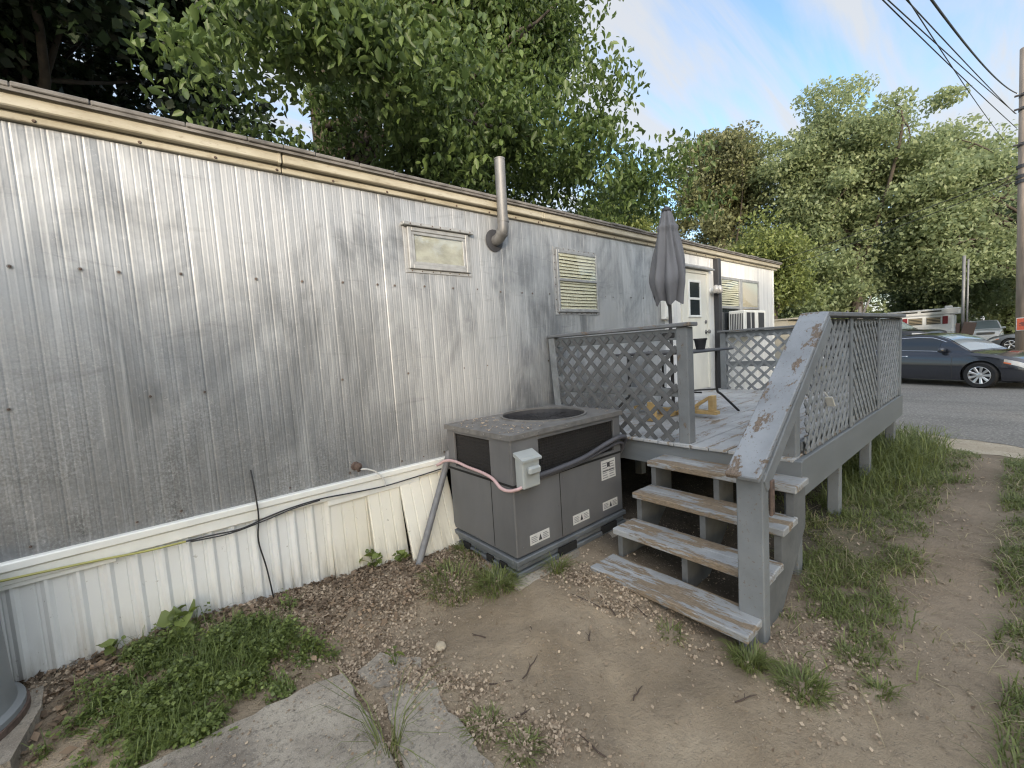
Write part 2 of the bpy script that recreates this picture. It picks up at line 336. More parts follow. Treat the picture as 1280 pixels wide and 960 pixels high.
def mat_road():
    t = NT('worn_asphalt')
    pos = t.node('ShaderNodeNewGeometry').outputs['Position']
    v = t.node('ShaderNodeMapping', {'Vector': pos}).outputs[0]
    a = t.noise(t.node('ShaderNodeMapping', {'Vector': pos, 'Scale': (1.4, 0.4, 1)}).outputs[0], 0.7, 5, 0.6); b = t.noise(v, 26, 4, 0.75)
    col = t.ramp(a, [(0.3, (0.105, 0.098, 0.088)), (0.5, (0.165, 0.155, 0.14)), (0.7, (0.20, 0.188, 0.17))])
    col = t.mix(t.step(b, 0.5, 0.66), col, (0.30, 0.285, 0.26)); col = t.mix(t.math('MULTIPLY', t.step(b, 0.42, 0.32), 0.7), col, (0.05, 0.048, 0.045))
    t.set(Base_Color=col, Roughness=0.9); t.bump(b, 0.6, 0.01); return t.m
M['road'] = mat_road()
def mat_sand():
    t = NT('sandy_shoulder'); v = t.coord(kind='Position'); a = t.noise(v, 3, 6, 0.7); b = t.noise(v, 45, 4, 0.7)
    col = t.mix(t.step(b, 0.55, 0.68), t.ramp(a, [(0.3, (0.30, 0.25, 0.18)), (0.7, (0.46, 0.40, 0.31))]), (0.16, 0.13, 0.10))
    t.set(Base_Color=col, Roughness=0.95); t.bump(b, 0.7, 0.015); return t.m
M['sand'] = mat_sand()
def mat_concrete():
    t = NT('weathered_concrete'); v = t.coord(kind='Position')
    a = t.noise(v, 2.6, 6, 0.65, 0.5); b = t.noise(v, 45, 5, 0.75); c = t.noise(v, 150, 3, 0.7)
    col = t.ramp(a, [(0.3, (0.17, 0.145, 0.118)), (0.5, (0.31, 0.275, 0.225)), (0.72, (0.40, 0.36, 0.295))])
    col = t.mix(t.math('MULTIPLY', t.step(b, 0.50, 0.66), 0.7), col, (0.09, 0.08, 0.068))
    col = t.mix(t.math('MULTIPLY', t.step(c, 0.58, 0.66), 0.5), col, (0.42, 0.40, 0.36))
    t.set(Base_Color=col, Roughness=0.92); t.bump(t.math('ADD', b, t.math('MULTIPLY', c, 0.5)), 0.6, 0.012); return t.m
M['concrete'] = mat_concrete()

# ---------------------------------------------------------------- mesh builder
def woff(o):
    v = Vector((0, 0, 0))
    while o is not None: v = v+o.location; o = o.parent
    return v
class MB:
    def __init__(s): s.v, s.f, s.m, s.cur, s.n = [], [], [], 0, 0
    def mat(s, i): s.cur = i; return s
    def add(s, vs, fs):
        b = len(s.v); s.v += [tuple(p) for p in vs]
        s.f += [tuple(i+b for i in f) for f in fs]; s.m += [s.cur]*len(fs); return s
    def box(s, lo, hi, bev=0.0, mtx=None):
        lo, hi = Vector(lo), Vector(hi); c = (lo+hi)/2; h = (hi-lo)/2
        bev = min(bev, 0.45*min(h)*2 if min(h) > 0 else 0)
        vs, fs = [], []
        if bev <= 0:
            vs = [(c.x+i*h.x, c.y+j*h.y, c.z+k*h.z) for i in (-1, 1) for j in (-1, 1) for k in (-1, 1)]
            fs = [(0, 1, 3, 2), (4, 6, 7, 5), (0, 4, 5, 1), (2, 3, 7, 6), (0, 2, 6, 4), (1, 5, 7, 3)]
        else:
            idx = {}
            for i in (-1, 1):
                for j in (-1, 1):
                    for k in (-1, 1):
                        for a in range(3):
                            d = [h.x-bev, h.y-bev, h.z-bev]; d[a] = h[a]
                            idx[(i, j, k, a)] = len(vs); vs.append((c.x+i*d[0], c.y+j*d[1], c.z+k*d[2]))
            sg = ((-1, -1), (1, -1), (1, 1), (-1, 1))
            def key(a, s0, p, q):
                r = [0, 0, 0]; r[a] = s0; r[(a+1) % 3] = p; r[(a+2) % 3] = q; return tuple(r)
            for a in range(3):
                for s0 in (-1, 1):
                    f = [idx[key(a, s0, p, q)+(a,)] for p, q in sg]
                    fs.append(tuple(f if s0 > 0 else f[::-1]))
            for a in range(3):                       # edges along axis a
                b_, c_ = (a+1) % 3, (a+2) % 3
                for p in (-1, 1):
                    for q in (-1, 1):
                        k0 = [0]*3; k0[a] = -1; k0[b_] = p; k0[c_] = q; k1 = list(k0); k1[a] = 1
                        f = [idx[tuple(k0)+(b_,)], idx[tuple(k1)+(b_,)], idx[tuple(k1)+(c_,)], idx[tuple(k0)+(c_,)]]
                        fs.append(tuple(f if p*q < 0 else f[::-1]))
            for i in (-1, 1):
                for j in (-1, 1):
                    for k in (-1, 1):
                        f = [idx[(i, j, k, a)] for a in range(3)]
                        fs.append(tuple(f if i*j*k > 0 else f[::-1]))
        if mtx is not None: vs = [mtx @ Vector(p) for p in vs]
        return s.add(vs, fs)
    def beam(s, p0, p1, w, h, up=(0, 0, 1), bev=0.0, ext=0.0):
        """board from p0 to p1; w across, h along 'up'"""
        p0, p1 = Vector(p0), Vector(p1); x = (p1-p0); L = x.length; x.normalize()
        y = Vector(up).cross(x).normalized(); z = x.cross(y)
        m = Matrix((x, y, z)).transposed().to_4x4(); m.translation = p0
        return s.box((-ext, -w/2, -h/2), (L+ext, w/2, h/2), bev, m)
    def tube(s, pts, r, n=8, cap=True):
        pts = [Vector(p) for p in pts]; rs = r if isinstance(r, (list, tuple)) else [r]*len(pts)
        vs, fs = [], []; prev = None
        for i, p in enumerate(pts):
            d = (pts[min(i+1, len(pts)-1)]-pts[max(i-1, 0)]).normalized()
            if prev is None:
                a = Vector((0, 0, 1)) if abs(d.z) < 0.9 else Vector((1, 0, 0)); u = d.cross(a).normalized()
            else:
                u = (prev-d*prev.dot(d)); u = u.normalized() if u.length > 1e-6 else d.orthogonal().normalized()
            prev = u; w = d.cross(u)
            for k in range(n):
                t = 2*math.pi*k/n; vs.append(p+(u*math.cos(t)+w*math.sin(t))*rs[i])
        for i in range(len(pts)-1):
            for k in range(n):
                a = i*n+k; b = i*n+(k+1) % n; fs.append((a, b, b+n, a+n))
        if cap: fs.append(tuple(range(n))[::-1]); fs.append(tuple(range((len(pts)-1)*n, len(pts)*n)))
        return s.add(vs, fs)
    def lathe(s, prof, c, n=24, axis='z', cap=True):
        """prof: list of (radius, height)"""
        vs, fs = [], []
        for r, h in prof:
            for k in range(n):
                t = 2*math.pi*k/n; a, b = r*math.cos(t), r*math.sin(t)
                p = (a, b, h) if axis == 'z' else ((a, h, b) if axis == 'y' else (h, a, b))
                vs.append(Vector(c)+Vector(p))
        for i in range(len(prof)-1):
            for k in range(n):
                a = i*n+k; b = i*n+(k+1) % n; fs.append((a, b, b+n, a+n))
        if cap: fs.append(tuple(range(n))[::-1]); fs.append(tuple(range((len(prof)-1)*n, len(prof)*n)))
        return s.add(vs, fs)
    def prism(s, poly, d0, d1, plane='xz'):
        """poly extruded from d0 to d1 along the missing axis"""
        def P(a, b, d): return {'xz': (a, d, b), 'xy': (a, b, d), 'yz': (d, a, b)}[plane]
        n = len(poly); vs = [P(a, b, d0) for a, b in poly]+[P(a, b, d1) for a, b in poly]
        fs = [tuple(range(n)), tuple(range(n, 2*n))[::-1]]+[(i, i+n, (i+1) % n+n, (i+1) % n) for i in range(n)]
        return s.add(vs, fs)
    def grid(s, rows, close=False):
        """rows of equal-length point lists"""
        m = len(rows[0]); vs = [p for r in rows for p in r]; fs = []
        for i in range(len(rows)-1):
            for k in range(m-(0 if close else 1)):
                a = i*m+k; b = i*m+(k+1) % m; fs.append((a, b, b+m, a+m))
        return s.add(vs, fs)
    def build(s, name, mats, parent=None, origin=None, smooth=False, fix=True):
        if not isinstance(mats, (list, tuple)): mats = [mats]
        off = woff(parent) if parent else Vector((0, 0, 0))
        o0 = Vector(origin) if origin is not None else Vector((0, 0, 0))
        if parent: o0 = Vector((0, 0, 0))
        me = bpy.data.meshes.new(name); d = off+o0
        me.from_pydata([(p[0]-d.x, p[1]-d.y, p[2]-d.z) for p in s.v], [], s.f)
        for m in mats: me.materials.append(m)
        me.polygons.foreach_set('material_index', s.m)
        if smooth: me.polygons.foreach_set('use_smooth', [True]*len(s.f))
        if fix:
            import bmesh
            bm = bmesh.new(); bm.from_mesh(me); bmesh.ops.recalc_face_normals(bm, faces=bm.faces); bm.to_mesh(me); bm.free()
        o = bpy.data.objects.new(name, me); C.objects.link(o); o.location = o0
        if parent: o.parent = parent
        return o
def autosmooth(o, ang=35):
    me = o.data; me.polygons.foreach_set('use_smooth', [True]*len(me.polygons))
    import bmesh
    bm = bmesh.new(); bm.from_mesh(me)
    for e in bm.edges:
        if len(e.link_faces) == 2 and e.calc_face_angle(0) > R(ang): e.smooth = False
        elif len(e.link_faces) != 2: e.smooth = False
    bm.to_mesh(me); bm.free(); return o
def tag(o, label, cat, group=None, kind=None):
    if label: o['label'] = label
    if cat: o['category'] = cat
    if group: o['group'] = group
    if kind: o['kind'] = kind
    return o
def thing(name, label, cat, loc, group=None):
    o = bpy.data.objects.new(name, None); C.objects.link(o); o.location = loc; o.empty_display_size = 0.2
    return tag(o, label, cat, group)
def curve(pts, k=6):
    """Catmull-Rom through pts"""
    P = [Vector(p) for p in pts]; P = [2*P[0]-P[1]]+P+[2*P[-1]-P[-2]]; o = []
    for i in range(1, len(P)-2):
        for j in range(k):
            t = j/k; a, b, c, d = P[i-1:i+3]
            o.append(0.5*((2*b)+(c-a)*t+(2*a-5*b+4*c-d)*t*t+(3*b-a-3*c+d)*t**3))
    o.append(P[-2]); return o
def np_mesh(name, verts, faces4, mats, parent=None, origin=(0, 0, 0), mi=None, smooth=False):
    """large numpy meshes made of quads"""
    d = np.array(woff(parent) if parent else origin, dtype=float)
    verts = np.asarray(verts, dtype=np.float32)-d.astype(np.float32); faces4 = np.asarray(faces4, dtype=np.int32)
    me = bpy.data.meshes.new(name); nf = len(faces4); k = faces4.shape[1]
    me.vertices.add(len(verts)); me.vertices.foreach_set('co', verts.ravel())
    me.loops.add(nf*k); me.loops.foreach_set('vertex_index', faces4.ravel())
    me.polygons.add(nf); me.polygons.foreach_set('loop_start', np.arange(0, nf*k, k, dtype=np.int32))
    for m in (mats if isinstance(mats, (list, tuple)) else [mats]): me.materials.append(m)
    if mi is not None: me.polygons.foreach_set('material_index', np.asarray(mi, dtype=np.int32))
    if smooth: me.polygons.foreach_set('use_smooth', np.ones(nf, dtype=bool))
    me.update(calc_edges=True); me.validate()
    o = bpy.data.objects.new(name, me); C.objects.link(o)
    if parent: o.parent = parent
    else: o.location = origin
    return o

def sstep(x, a, b):
    t = np.clip((np.asarray(x, dtype=float)-a)/(b-a), 0, 1); return t*t*(3-2*t)
def gh(x, y):
    """ground height"""
    x = np.asarray(x, dtype=float); y = np.asarray(y, dtype=float)
    dip = -0.11*(1-sstep(y, 0.9, 1.9))*(1-sstep(x, 3.2, 4.4))
    bump = 0.06*(1-sstep(x, -0.1, 0.8))*sstep(y, 2.7, 3.3)
    roadz = -0.16*sstep(x-0.45*np.clip(y, -60, 60), 6.9, 8.2)
    dip = np.minimum(dip, -0.095*(1-sstep(x, 1.15, 1.9))*(1-sstep(y, 2.32, 2.75)))
    nearw = 0.012*np.sin(x*3.1+y*2.3)*np.cos(y*4.1-x*1.7)*(1-sstep(x, 6, 7.5))
    return dip+bump+roadz+nearw
def ghs(x, y): return float(gh(x, y))

# ---------------------------------------------------------------- setting
def axis(lo, hi, step, fars_lo, fars_hi): return np.array(sorted(fars_lo)+list(np.arange(lo, hi+1e-6, step))+sorted(fars_hi))
gx = axis(-2.0, 9.0, 0.08, [-300, -80, -30, -12, -6, -3], [10, 12, 15, 20, 25, 32, 45, 70, 120, 300, 600])
gy = axis(-1.6, 4.4, 0.08, [-300, -80, -30, -12, -6, -3], [5.5, 8, 14, 30, 70, 150, 400])
GX, GY = np.meshgrid(gx, gy, indexing='ij'); GZ = gh(GX, GY)
GZ += 0.006*rng.standard_normal(GZ.shape)*((GX > -2) & (GX < 7) & (GY > -1.6) & (GY < 4.4))
nx, ny = GX.shape; ii = np.arange(nx*ny).reshape(nx, ny)
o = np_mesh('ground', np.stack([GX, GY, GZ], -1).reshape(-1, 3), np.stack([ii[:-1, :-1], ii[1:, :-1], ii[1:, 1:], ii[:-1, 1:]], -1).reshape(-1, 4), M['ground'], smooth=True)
tag(o, None, None, kind='structure')
def strip(name, fx0, fx1, z0, z1, m, ys):
    rows = []
    for y in ys:
        rows.append([(fx0(y), y, z0), (fx0(y)*0.5+fx1(y)*0.5, y, (z0+z1)/2), (fx1(y), y, z1)])
    mb = MB(); mb.grid(rows); o = mb.build(name, m); tag(o, None, None, kind='structure')
    if o.data.polygons[0].normal.z < 0: o.data.flip_normals()
    return o
def edge(y): return 8.92+0.45*y+0.05*math.sin(y*7)+0.03*math.sin(y*17+1)
def edge0(y): return 8.12+0.46*y+0.08*math.sin(y*5+2)+0.04*math.sin(y*13)
ys = [-200, -60, -20, -8, -4]+[i*0.12-2.4 for i in range(50)]+[5, 8, 14, 25, 60, 200]
strip('sandy_shoulder', edge0, lambda y: edge(y)+0.3, -0.154, -0.152, M['sand'], ys)
strip('road', edge, lambda y: 20.2+0.45*y, -0.148, -0.148, M['road'], ys)

# ---------------------------------------------------------------- the mobile home
D = 3.25                       # wall plane
home = thing('mobile_home', 'long low mobile home with weathered ribbed aluminium siding and white skirting', 'mobile home', (4.5, 4.8, 0))
def ribwall(x0, x1, z0, z1, pitch, depth, sub, y=D):
    """vertical ribs pressed into the sheet: narrow dark groove, soft ridge between"""
    mb = MB(); cols = []
    x = x0; k = 0
    while x < x1-1e-6:
        p = pitch*(0.94+0.12*((k*7919) % 13)/13.0)
        prof = [(0.0, 0), (0.06, depth*0.75), (0.12, 0.0), (0.22, -depth*0.1), (0.26, -depth*0.5*sub), (0.31, -depth*0.1), (0.44, 0), (0.49, depth*0.4), (0.54, 0), (0.66, -depth*0.1), (0.71, -depth*0.7*sub), (0.76, -depth*0.1), (0.86, 0), (0.90, depth*0.3), (0.94, 0)]
        if k % 9 == 4: prof = [(f, d*(1.8 if f < 0.08 else 1)) for f, d in prof]
        for f, d in prof:
            if x+f*p < x1: cols.append((x+f*p, y+d))
        x += p; k += 1
    cols.append((x1, y))
    mb.grid([[(cx, cy, z0) for cx, cy in cols], [(cx, cy, (z0+z1)/2) for cx, cy in cols], [(cx, cy, z1) for cx, cy in cols]])
    return mb
XW = 5.62                      # bare aluminium ends, white paint begins
mb = ribwall(-4.0, XW, 0.70, 2.90, 0.137, 0.0025, 0.6)
sc = mb                        # screw rows belong to the sheet
for z, x0, x1, st in ((2.18, -0.66, 5.4, 0.137), (1.465, -0.6, 5.4, 0.137*2), (0.745, -0.6, 5.4, 0.137*1.5)):
    x = x0
    while x < x1:
        xx, zj = x+random.uniform(-.015, .015), z+random.uniform(-.008, .008)
        sc.mat(2).lathe([(0.0095, -0.0), (0.011, -0.004)], (xx, D-0.002, zj), 8, 'y') if random.random() < 0.6 else None
        sc.mat(1).lathe([(0.0066, -0.004), (0.005, -0.008)], (xx, D-0.002, zj), 8, 'y')
        x += st*random.choice((1, 2, 2, 3))
mb.build('siding', [M['siding'], M['rust'], M['galv']], home)
mb = ribwall(XW+0.001, 9.83, 0.55, 2.90, 0.11, 0.005, 0.6)
wsid = mb.build('white_siding', M['whitesiding'], home); wsid['label'] = 'chalky white painted siding round the door'
mb = MB()
mb.box((9.80, D-0.012, 0.55), (9.845, D+0.05, 2.90), 0.004)
mb.build('corner_trim', M['white'], home)
# ends, back, roof
mb = MB(); mb.box((-4.0, D+0.02, 0.6), (9.80, 6.3, 2.98)); mb.build('wall', M['whitesiding'], home)
mb = MB()
ns = 14
prof = [(D-0.10+ (3.3)*i/ns, 3.035+0.20*math.sin(math.pi*i/ns)) for i in range(ns+1)]
poly = prof+[(y, z-0.035) for y, z in prof[::-1]]
mb.prism(poly, -4.1, 10.02, 'yz'); roof = mb.build('roof', M['roofgrey'], home)
mb = MB()                      # ragged shingle edge on top of the drip edge
x = -4.1
while x < 10.0:
    w = random.uniform(0.2, 0.42); dz = random.uniform(-0.006, 0.006)
    mb.box((x, D-0.112+random.uniform(-.006, .006), 3.018+dz*0.5), (min(x+w-0.004, 10.02), D+0.12, 3.042+dz*0.5), 0.004); x += w
mb.build('roof_edge', M['roofgrey'], home)
mb = MB(); x = -4.1            # fascia in lengths, gutter-like lip below
while x < 10.0:
    x2 = min(x+2.44, 10.0)
    mb.box((x, D-0.075, 2.938), (x2-0.006, D+0.01, 3.016), 0.006)
    mb.box((x, D-0.028, 2.893), (x2-0.006, D+0.012, 2.936), 0.004)
    mb.box((x2-0.03, D-0.079, 2.934), (x2-0.012, D, 3.014), 0.002)
    x = x2
x = -3.6; mb.mat(1)
while x < 9.9:
    mb.lathe([(0.009, 0), (0.006, -0.007)], (x, D-0.028, 2.905), 8, 'y'); x += random.uniform(0.30, 0.42)
mb.build('fascia', [M['fascia'], M['rust']], home)
mb = MB(); mb.box((7.0, D-0.095, 2.955), (7.0+2.05, D-0.076, 3.012)); 
for i in range(40): mb.box((6.0+i*0.045, D-0.088, 2.985), (6.0+i*0.045+0.026, D-0.0755, 3.013))
# skirting
trim = MB()
trim.box((-4.0, D-0.045, 0.655), (1.98, D+0.01, 0.70), 0.006)
trim.box((-4.0, D-0.033, 0.585), (1.98, D+0.01, 0.654), 0.005)
tr = trim.build('skirt_trim', M['white'], home)
trim = MB(); trim.beam((-4.0, D-0.022, 0.62), (-0.28, D-0.022, 0.585), 0.012, 0.05, bev=0.002)
trim.build('sagging_strip', M['white'], tr)
trim = MB(); trim.beam((0.86, D-0.022, 0.565), (1.60, D-0.024, 0.572), 0.012, 0.045, bev=0.002)
trim.build('loose_strip', M['white'], tr)
mb = MB(); cols = []; x = -4.0
while x < 0.86:
    for f, d in ((0, 0), (0.018, -0.016), (0.030, -0.016), (0.046, 0), (0.095, 0.0), (0.100, 0.004), (0.106, 0)): cols.append((x+f, D-0.006+d))
    x += 0.118
mb.grid([[(cx, cy+0.0, -0.1) for cx, cy in cols], [(cx, cy, 0.6) for cx, cy in cols]])
mb.build('skirt_panel', M['skirt'], home)
def flat_panel(x0, x1, yb, tilt=0.0):
    mb = MB(); cols = []; x = x0
    while x < x1-0.02:
        for f, d in ((0, 0), (0.004, 0.006), (0.010, 0.006), (0.014, 0), (0.088, 0)): cols.append((x+f, d))
        x += 0.09
    cols.append((x1, 0))
    mb.grid([[(cx+tilt, yb+cy, -0.08) for cx, cy in cols], [(cx, D-0.008+cy, 0.60) for cx, cy in cols]])
    mb.grid([[(cx+tilt, yb+cy+0.012, -0.08) for cx, cy in cols], [(cx, D+0.004+cy, 0.60) for cx, cy in cols]])
    return mb
flat_panel(0.86, 1.16, D-0.05).build('skirt_panel', M['skirt'], home)
flat_panel(1.15, 1.42, D-0.16, -0.02).build('skirt_panel', M['skirt'], home)
p = flat_panel(1.42, 1.86, D-0.33, -0.06).build('skirt_panel', M['skirt'], home); p['label'] = 'loose skirt panel kicked out at its foot'
mb = MB(); mb.box((-4.0, D+0.30, -0.1), (9.8, D+0.34, 0.66)); mb.build('underfloor', M['dark'], home)

def window_frame(x0, x1, z0, z1, fw=0.035, pr=0.03, y=D):
    mb = MB()
    mb.box((x0, y-pr, z0), (x0+fw, y+0.01, z1), 0.004); mb.box((x1-fw, y-pr, z0), (x1, y+0.01, z1), 0.004)
    mb.box((x0+fw, y-pr, z0), (x1-fw, y+0.01, z0+fw), 0.004); mb.box((x0+fw, y-pr, z1-fw), (x1-fw, y+0.01, z1), 0.004)
    return mb
def flange(mb, x0, x1, z0, z1, y=D):
    """screwed nailing flange round the frame with beads of old sealant"""
    e = 0.03
    for a, b in (((x0-e, z0-e), (x1+e, z0)), ((x0-e, z1), (x1+e, z1+e)), ((x0-e, z0), (x0, z1)), ((x1, z0), (x1+e, z1))):
        mb.box((a[0], y-0.008, a[1]), (b[0], y+0.004, b[1]), 0.002)
# awning window
fm = window_frame(1.675, 2.275, 2.325, 2.665); flange(fm, 1.675, 2.275, 2.325, 2.665)
fm.box((1.63, D-0.055, 2.668), (2.32, D, 2.695), 0.004)
fm.mat(1)
for i in range(7):
    a = (i+0.5)/7+random.uniform(-.03, .03)
    fm.lathe([(0.006, 0), (0.004, -0.005)], (1.66+a*0.63, D-0.008, 2.31), 6, 'y'); fm.lathe([(0.006, 0), (0.004, -0.005)], (1.645+a*0.66, D-0.056, 2.68), 6, 'y')
w1 = fm.build('window', [M['winframe'], M['rust']], home); w1['label'] = 'small awning window with drip cap and white curtain'
fm = MB(); fm.box((1.71, D-0.022, 2.36), (2.24, D-0.004, 2.385), 0.003); fm.box((1.71, D-0.022, 2.605), (2.24, D-0.004, 2.63), 0.003)
fm.box((1.71, D-0.022, 2.385), (1.735, D-0.004, 2.605), 0.003); fm.box((2.215, D-0.022, 2.385), (2.24, D-0.004, 2.605), 0.003)
fm.build('sash', M['winframe'], w1)
mb = MB(); mb.box((1.735, D-0.017, 2.385), (2.215, D-0.014, 2.605)); mb.build('pane', M['pane'], w1)
mb = MB(); mb.box((1.72, D-0.007, 2.37), (2.23, D-0.003, 2.62)); mb.build('curtain', M['curtain'], w1)
# window with blinds
fm = window_frame(3.42, 4.12, 1.985, 2.66, 0.035); flange(fm, 3.42, 4.12, 1.985, 2.66); fm.box((3.45, D-0.034, 2.325), (4.09, D, 2.352), 0.003)
fm.mat(1)
for i in range(8):
    a = (i+0.5)/8+random.uniform(-.03, .03)
    for z in (1.97, 2.675): fm.lathe([(0.006, 0), (0.004, -0.005)], (3.40+a*0.74, D-0.008, z), 6, 'y')
    for x in (3.405, 4.135): fm.lathe([(0.006, 0), (0.004, -0.005)], (x, D-0.008, 1.98+a*0.68), 6, 'y')
w2 = fm.build('window', [M['winframe'], M['rust']], home); w2['label'] = 'double-hung window with closed cream blinds'
mb = MB(); z = 2.02
while z < 2.62:
    sag = 0.004*math.sin(z*37); mb.grid([[(3.455, D-0.020, z), (3.78, D-0.020, z-0.004+sag), (4.085, D-0.020, z)], [(3.455, D-0.004, z+0.033), (3.78, D-0.004, z+0.030+sag), (4.085, D-0.004, z+0.033)]]); z += 0.036
mb.box((3.455, D-0.022, 2.595), (4.085, D-0.004, 2.622), 0.002)
mb.build('blind', M['blind'], w2, fix=False)
for z0, z1 in ((2.02, 2.324), (2.353, 2.625)): mb = MB(); mb.box((3.455, D-0.0265, z0), (4.085, D-0.0245, z1)); mb.build('pane', M['pane'], w2)
mb = MB(); mb.box((3.455, D-0.002, 2.02), (4.085, D+0.008, 2.62)); mb.build('backing', M['darkgrey'], w2)
# big picture window by the air conditioner
fm = window_frame(7.36, 9.02, 1.58, 2.62, 0.045); fm.box((8.12, D-0.034, 1.6), (8.24, D, 2.60), 0.003); fm.box((7.40, D-0.032, 2.085), (8.12, D, 2.125), 0.003); fm.box((8.24, D-0.032, 2.085), (8.98, D, 2.125), 0.003)
w3 = fm.build('window', M['winframe'], home); w3['label'] = 'large four-pane window above the far railing'
mb = MB(); z = 2.13
while z < 2.58:
    s = 0.012*math.sin(z*23); mb.grid([[(7.41, D-0.018, z), (7.75, D-0.018, z+s), (8.115, D-0.018, z-s)], [(7.41, D-0.005, z+0.032), (7.75, D-0.005, z+0.032+s), (8.115, D-0.005, z+0.032-s)]]); z += 0.038
mb.build('blind', M['blind'], w3, fix=False)
mb = MB(); mb.box((7.40, D-0.002, 1.62), (8.12, D+0.008, 2.58)); mb.build('pane', M['glass'], w3)
mb = MB(); mb.box((8.241, D-0.0225, 1.626), (8.974, D-0.0205, 2.574)); mb.build('pane', M['pane'], w3)
mb = MB(); mb.box((7.406, D-0.0225, 2.126), (8.119, D-0.0205, 2.574)); mb.build('pane', M['pane'], w3)
mb = MB(); mb.box((8.24, D-0.012, 1.62), (8.98, D+0.008, 2.58)); mb.build('shade', M['curtain_tan'], w3)
# door
mb = MB()
mb.box((6.08, D-0.03, 0.80), (6.14, D+0.01, 2.665), 0.004); mb.box((6.88, D-0.03, 0.80), (6.94, D+0.01, 2.665), 0.004); mb.box((6.14, D-0.03, 2.61), (6.88, D+0.01, 2.665), 0.004)
mb.box((6.14, D-0.018, 0.80), (6.88, D+0.01, 2.605), 0.003)
door = mb.build('door', M['cream'], home)
fm = window_frame(6.27, 6.66, 1.93, 2.50, 0.035, 0.036); fm.box((6.30, D-0.034, 2.20), (6.63, D, 2.235), 0.003)
dw = fm.build('door_window', M['white'], door)
mb = MB(); mb.box((6.30, D-0.024, 1.96), (6.63, D-0.019, 2.47)); mb.build('pane', M['glass'], dw) if False else mb.build('glass', M['glass'], door)
mb = MB(); mb.lathe([(0.035, -0.018), (0.035, -0.024), (0.012, -0.026), (0.012, -0.055), (0.028, -0.06), (0.032, -0.08), (0.02, -0.093)], (6.82, D, 1.70), 14, 'y')
mb.build('knob', M['galv'], door, smooth=True)
mb = MB(); mb.lathe([(0.03, -0.018), (0.03, -0.03), (0.02, -0.036)], (6.82, D, 1.86), 14, 'y'); mb.build('deadbolt', M['galv'], door)
mb = MB(); mb.prism([(D-0.10, 2.672), (D-0.10, 2.69), (D+0.0, 2.745), (D+0.0, 2.672)], 6.02, 7.0, 'yz'); mb.build('door_hood', M['winframe'], home)
mb = MB(); mb.box((7.16, D-0.085, 0.752), (7.27, D-0.002, 2.888), 0.006); mb.build('downspout', M['darkgrey'], home)
mb = MB(); mb.box((5.52, D-0.075, 1.90), (5.74, D-0.001, 2.16), 0.006); mb.box((5.535, D-0.083, 1.92), (5.725, D-0.075, 2.14), 0.004); mb.build('meter_box', M['white'], home)
mb = MB(); mb.lathe([(0.05, 0), (0.05, -0.02), (0.02, -0.03)], (7.07, D, 2.36), 14, 'y'); mb.tube([(7.07, D-0.03, 2.36), (7.07, D-0.08, 2.38), (7.07, D-0.12, 2.42)], 0.012)
pl = mb.build('porch_light', M['white'], home)
for dxx in (-0.06, 0.06):
    mb = MB(); mb.lathe([(0.022, 0.02), (0.045, -0.02), (0.055, -0.09), (0.03, -0.11)], (7.07+dxx, D-0.11, 2.42), 12); mb.build('bulb', M['lamp'], pl, smooth=True)
# flue pipe
mb = MB()
mb.tube(curve([(2.60, D+0.02, 2.655), (2.60, D-0.06, 2.66), (2.605, D-0.125, 2.72), (2.61, D-0.13, 2.82)], 5), 0.052, 14)
mb.tube([(2.61, D-0.13, 2.80), (2.615, D-0.13, 3.37)], 0.049, 16, cap=False); mb.tube([(2.611, D-0.13, 2.795), (2.6115, D-0.13, 2.835)], 0.056, 16); mb.tube([(2.615, D-0.13, 3.36), (2.615, D-0.13, 3.372)], 0.052, 16, cap=False)
mb.tube([(2.602, D-0.11, 2.695), (2.604, D-0.128, 2.715)], 0.058, 14)
fl = mb.build('flue_pipe', M['galv'], home); autosmooth(fl)
mb = MB(); mb.lathe([(0.10, 0.0), (0.105, -0.006), (0.06, -0.014)], (2.59, D-0.004, 2.655), 18, 'y'); mb.build('collar', M['darkgrey'], fl)
# spigot
mb = MB(); mb.tube([(1.09, D, 0.79), (1.09, D-0.06, 0.785)], 0.012); mb.tube([(1.09, D-0.05, 0.785), (1.09, D-0.075, 0.765)], 0.014); mb.lathe([(0.028, -0.07), (0.03, -0.08), (0.01, -0.085)], (1.085, D, 0.80), 10, 'y')
mb.lathe([(0.035, -0.004), (0.03, -0.012)], (1.09, D, 0.79), 10, 'y')
mb.build('spigot', M['rust'], home)
# window air conditioner
wac = thing('window_air_conditioner', 'white window air conditioner jutting from the large window past the door', 'air conditioner', (8.1, D, 1.62))
mb = MB(); mb.box((7.62, D-0.30, 1.62), (8.55, D-0.035, 2.03), 0.012); mb.build('casing', M['white'], wac)
for x0, x1 in ((7.70, 7.86), (7.90, 8.03), (8.20, 8.46)):
    mb = MB(); mb.box((x0, D-0.304, 1.66), (x1, D-0.301, 1.99)); mb.build('grille', M['darkgrey'], wac)
mb = MB()
for i in range(8): mb.box((7.617, D-0.27+i*0.027, 1.68), (7.62, D-0.255+i*0.027, 1.98))
mb.build('grille', M['darkgrey'], wac)

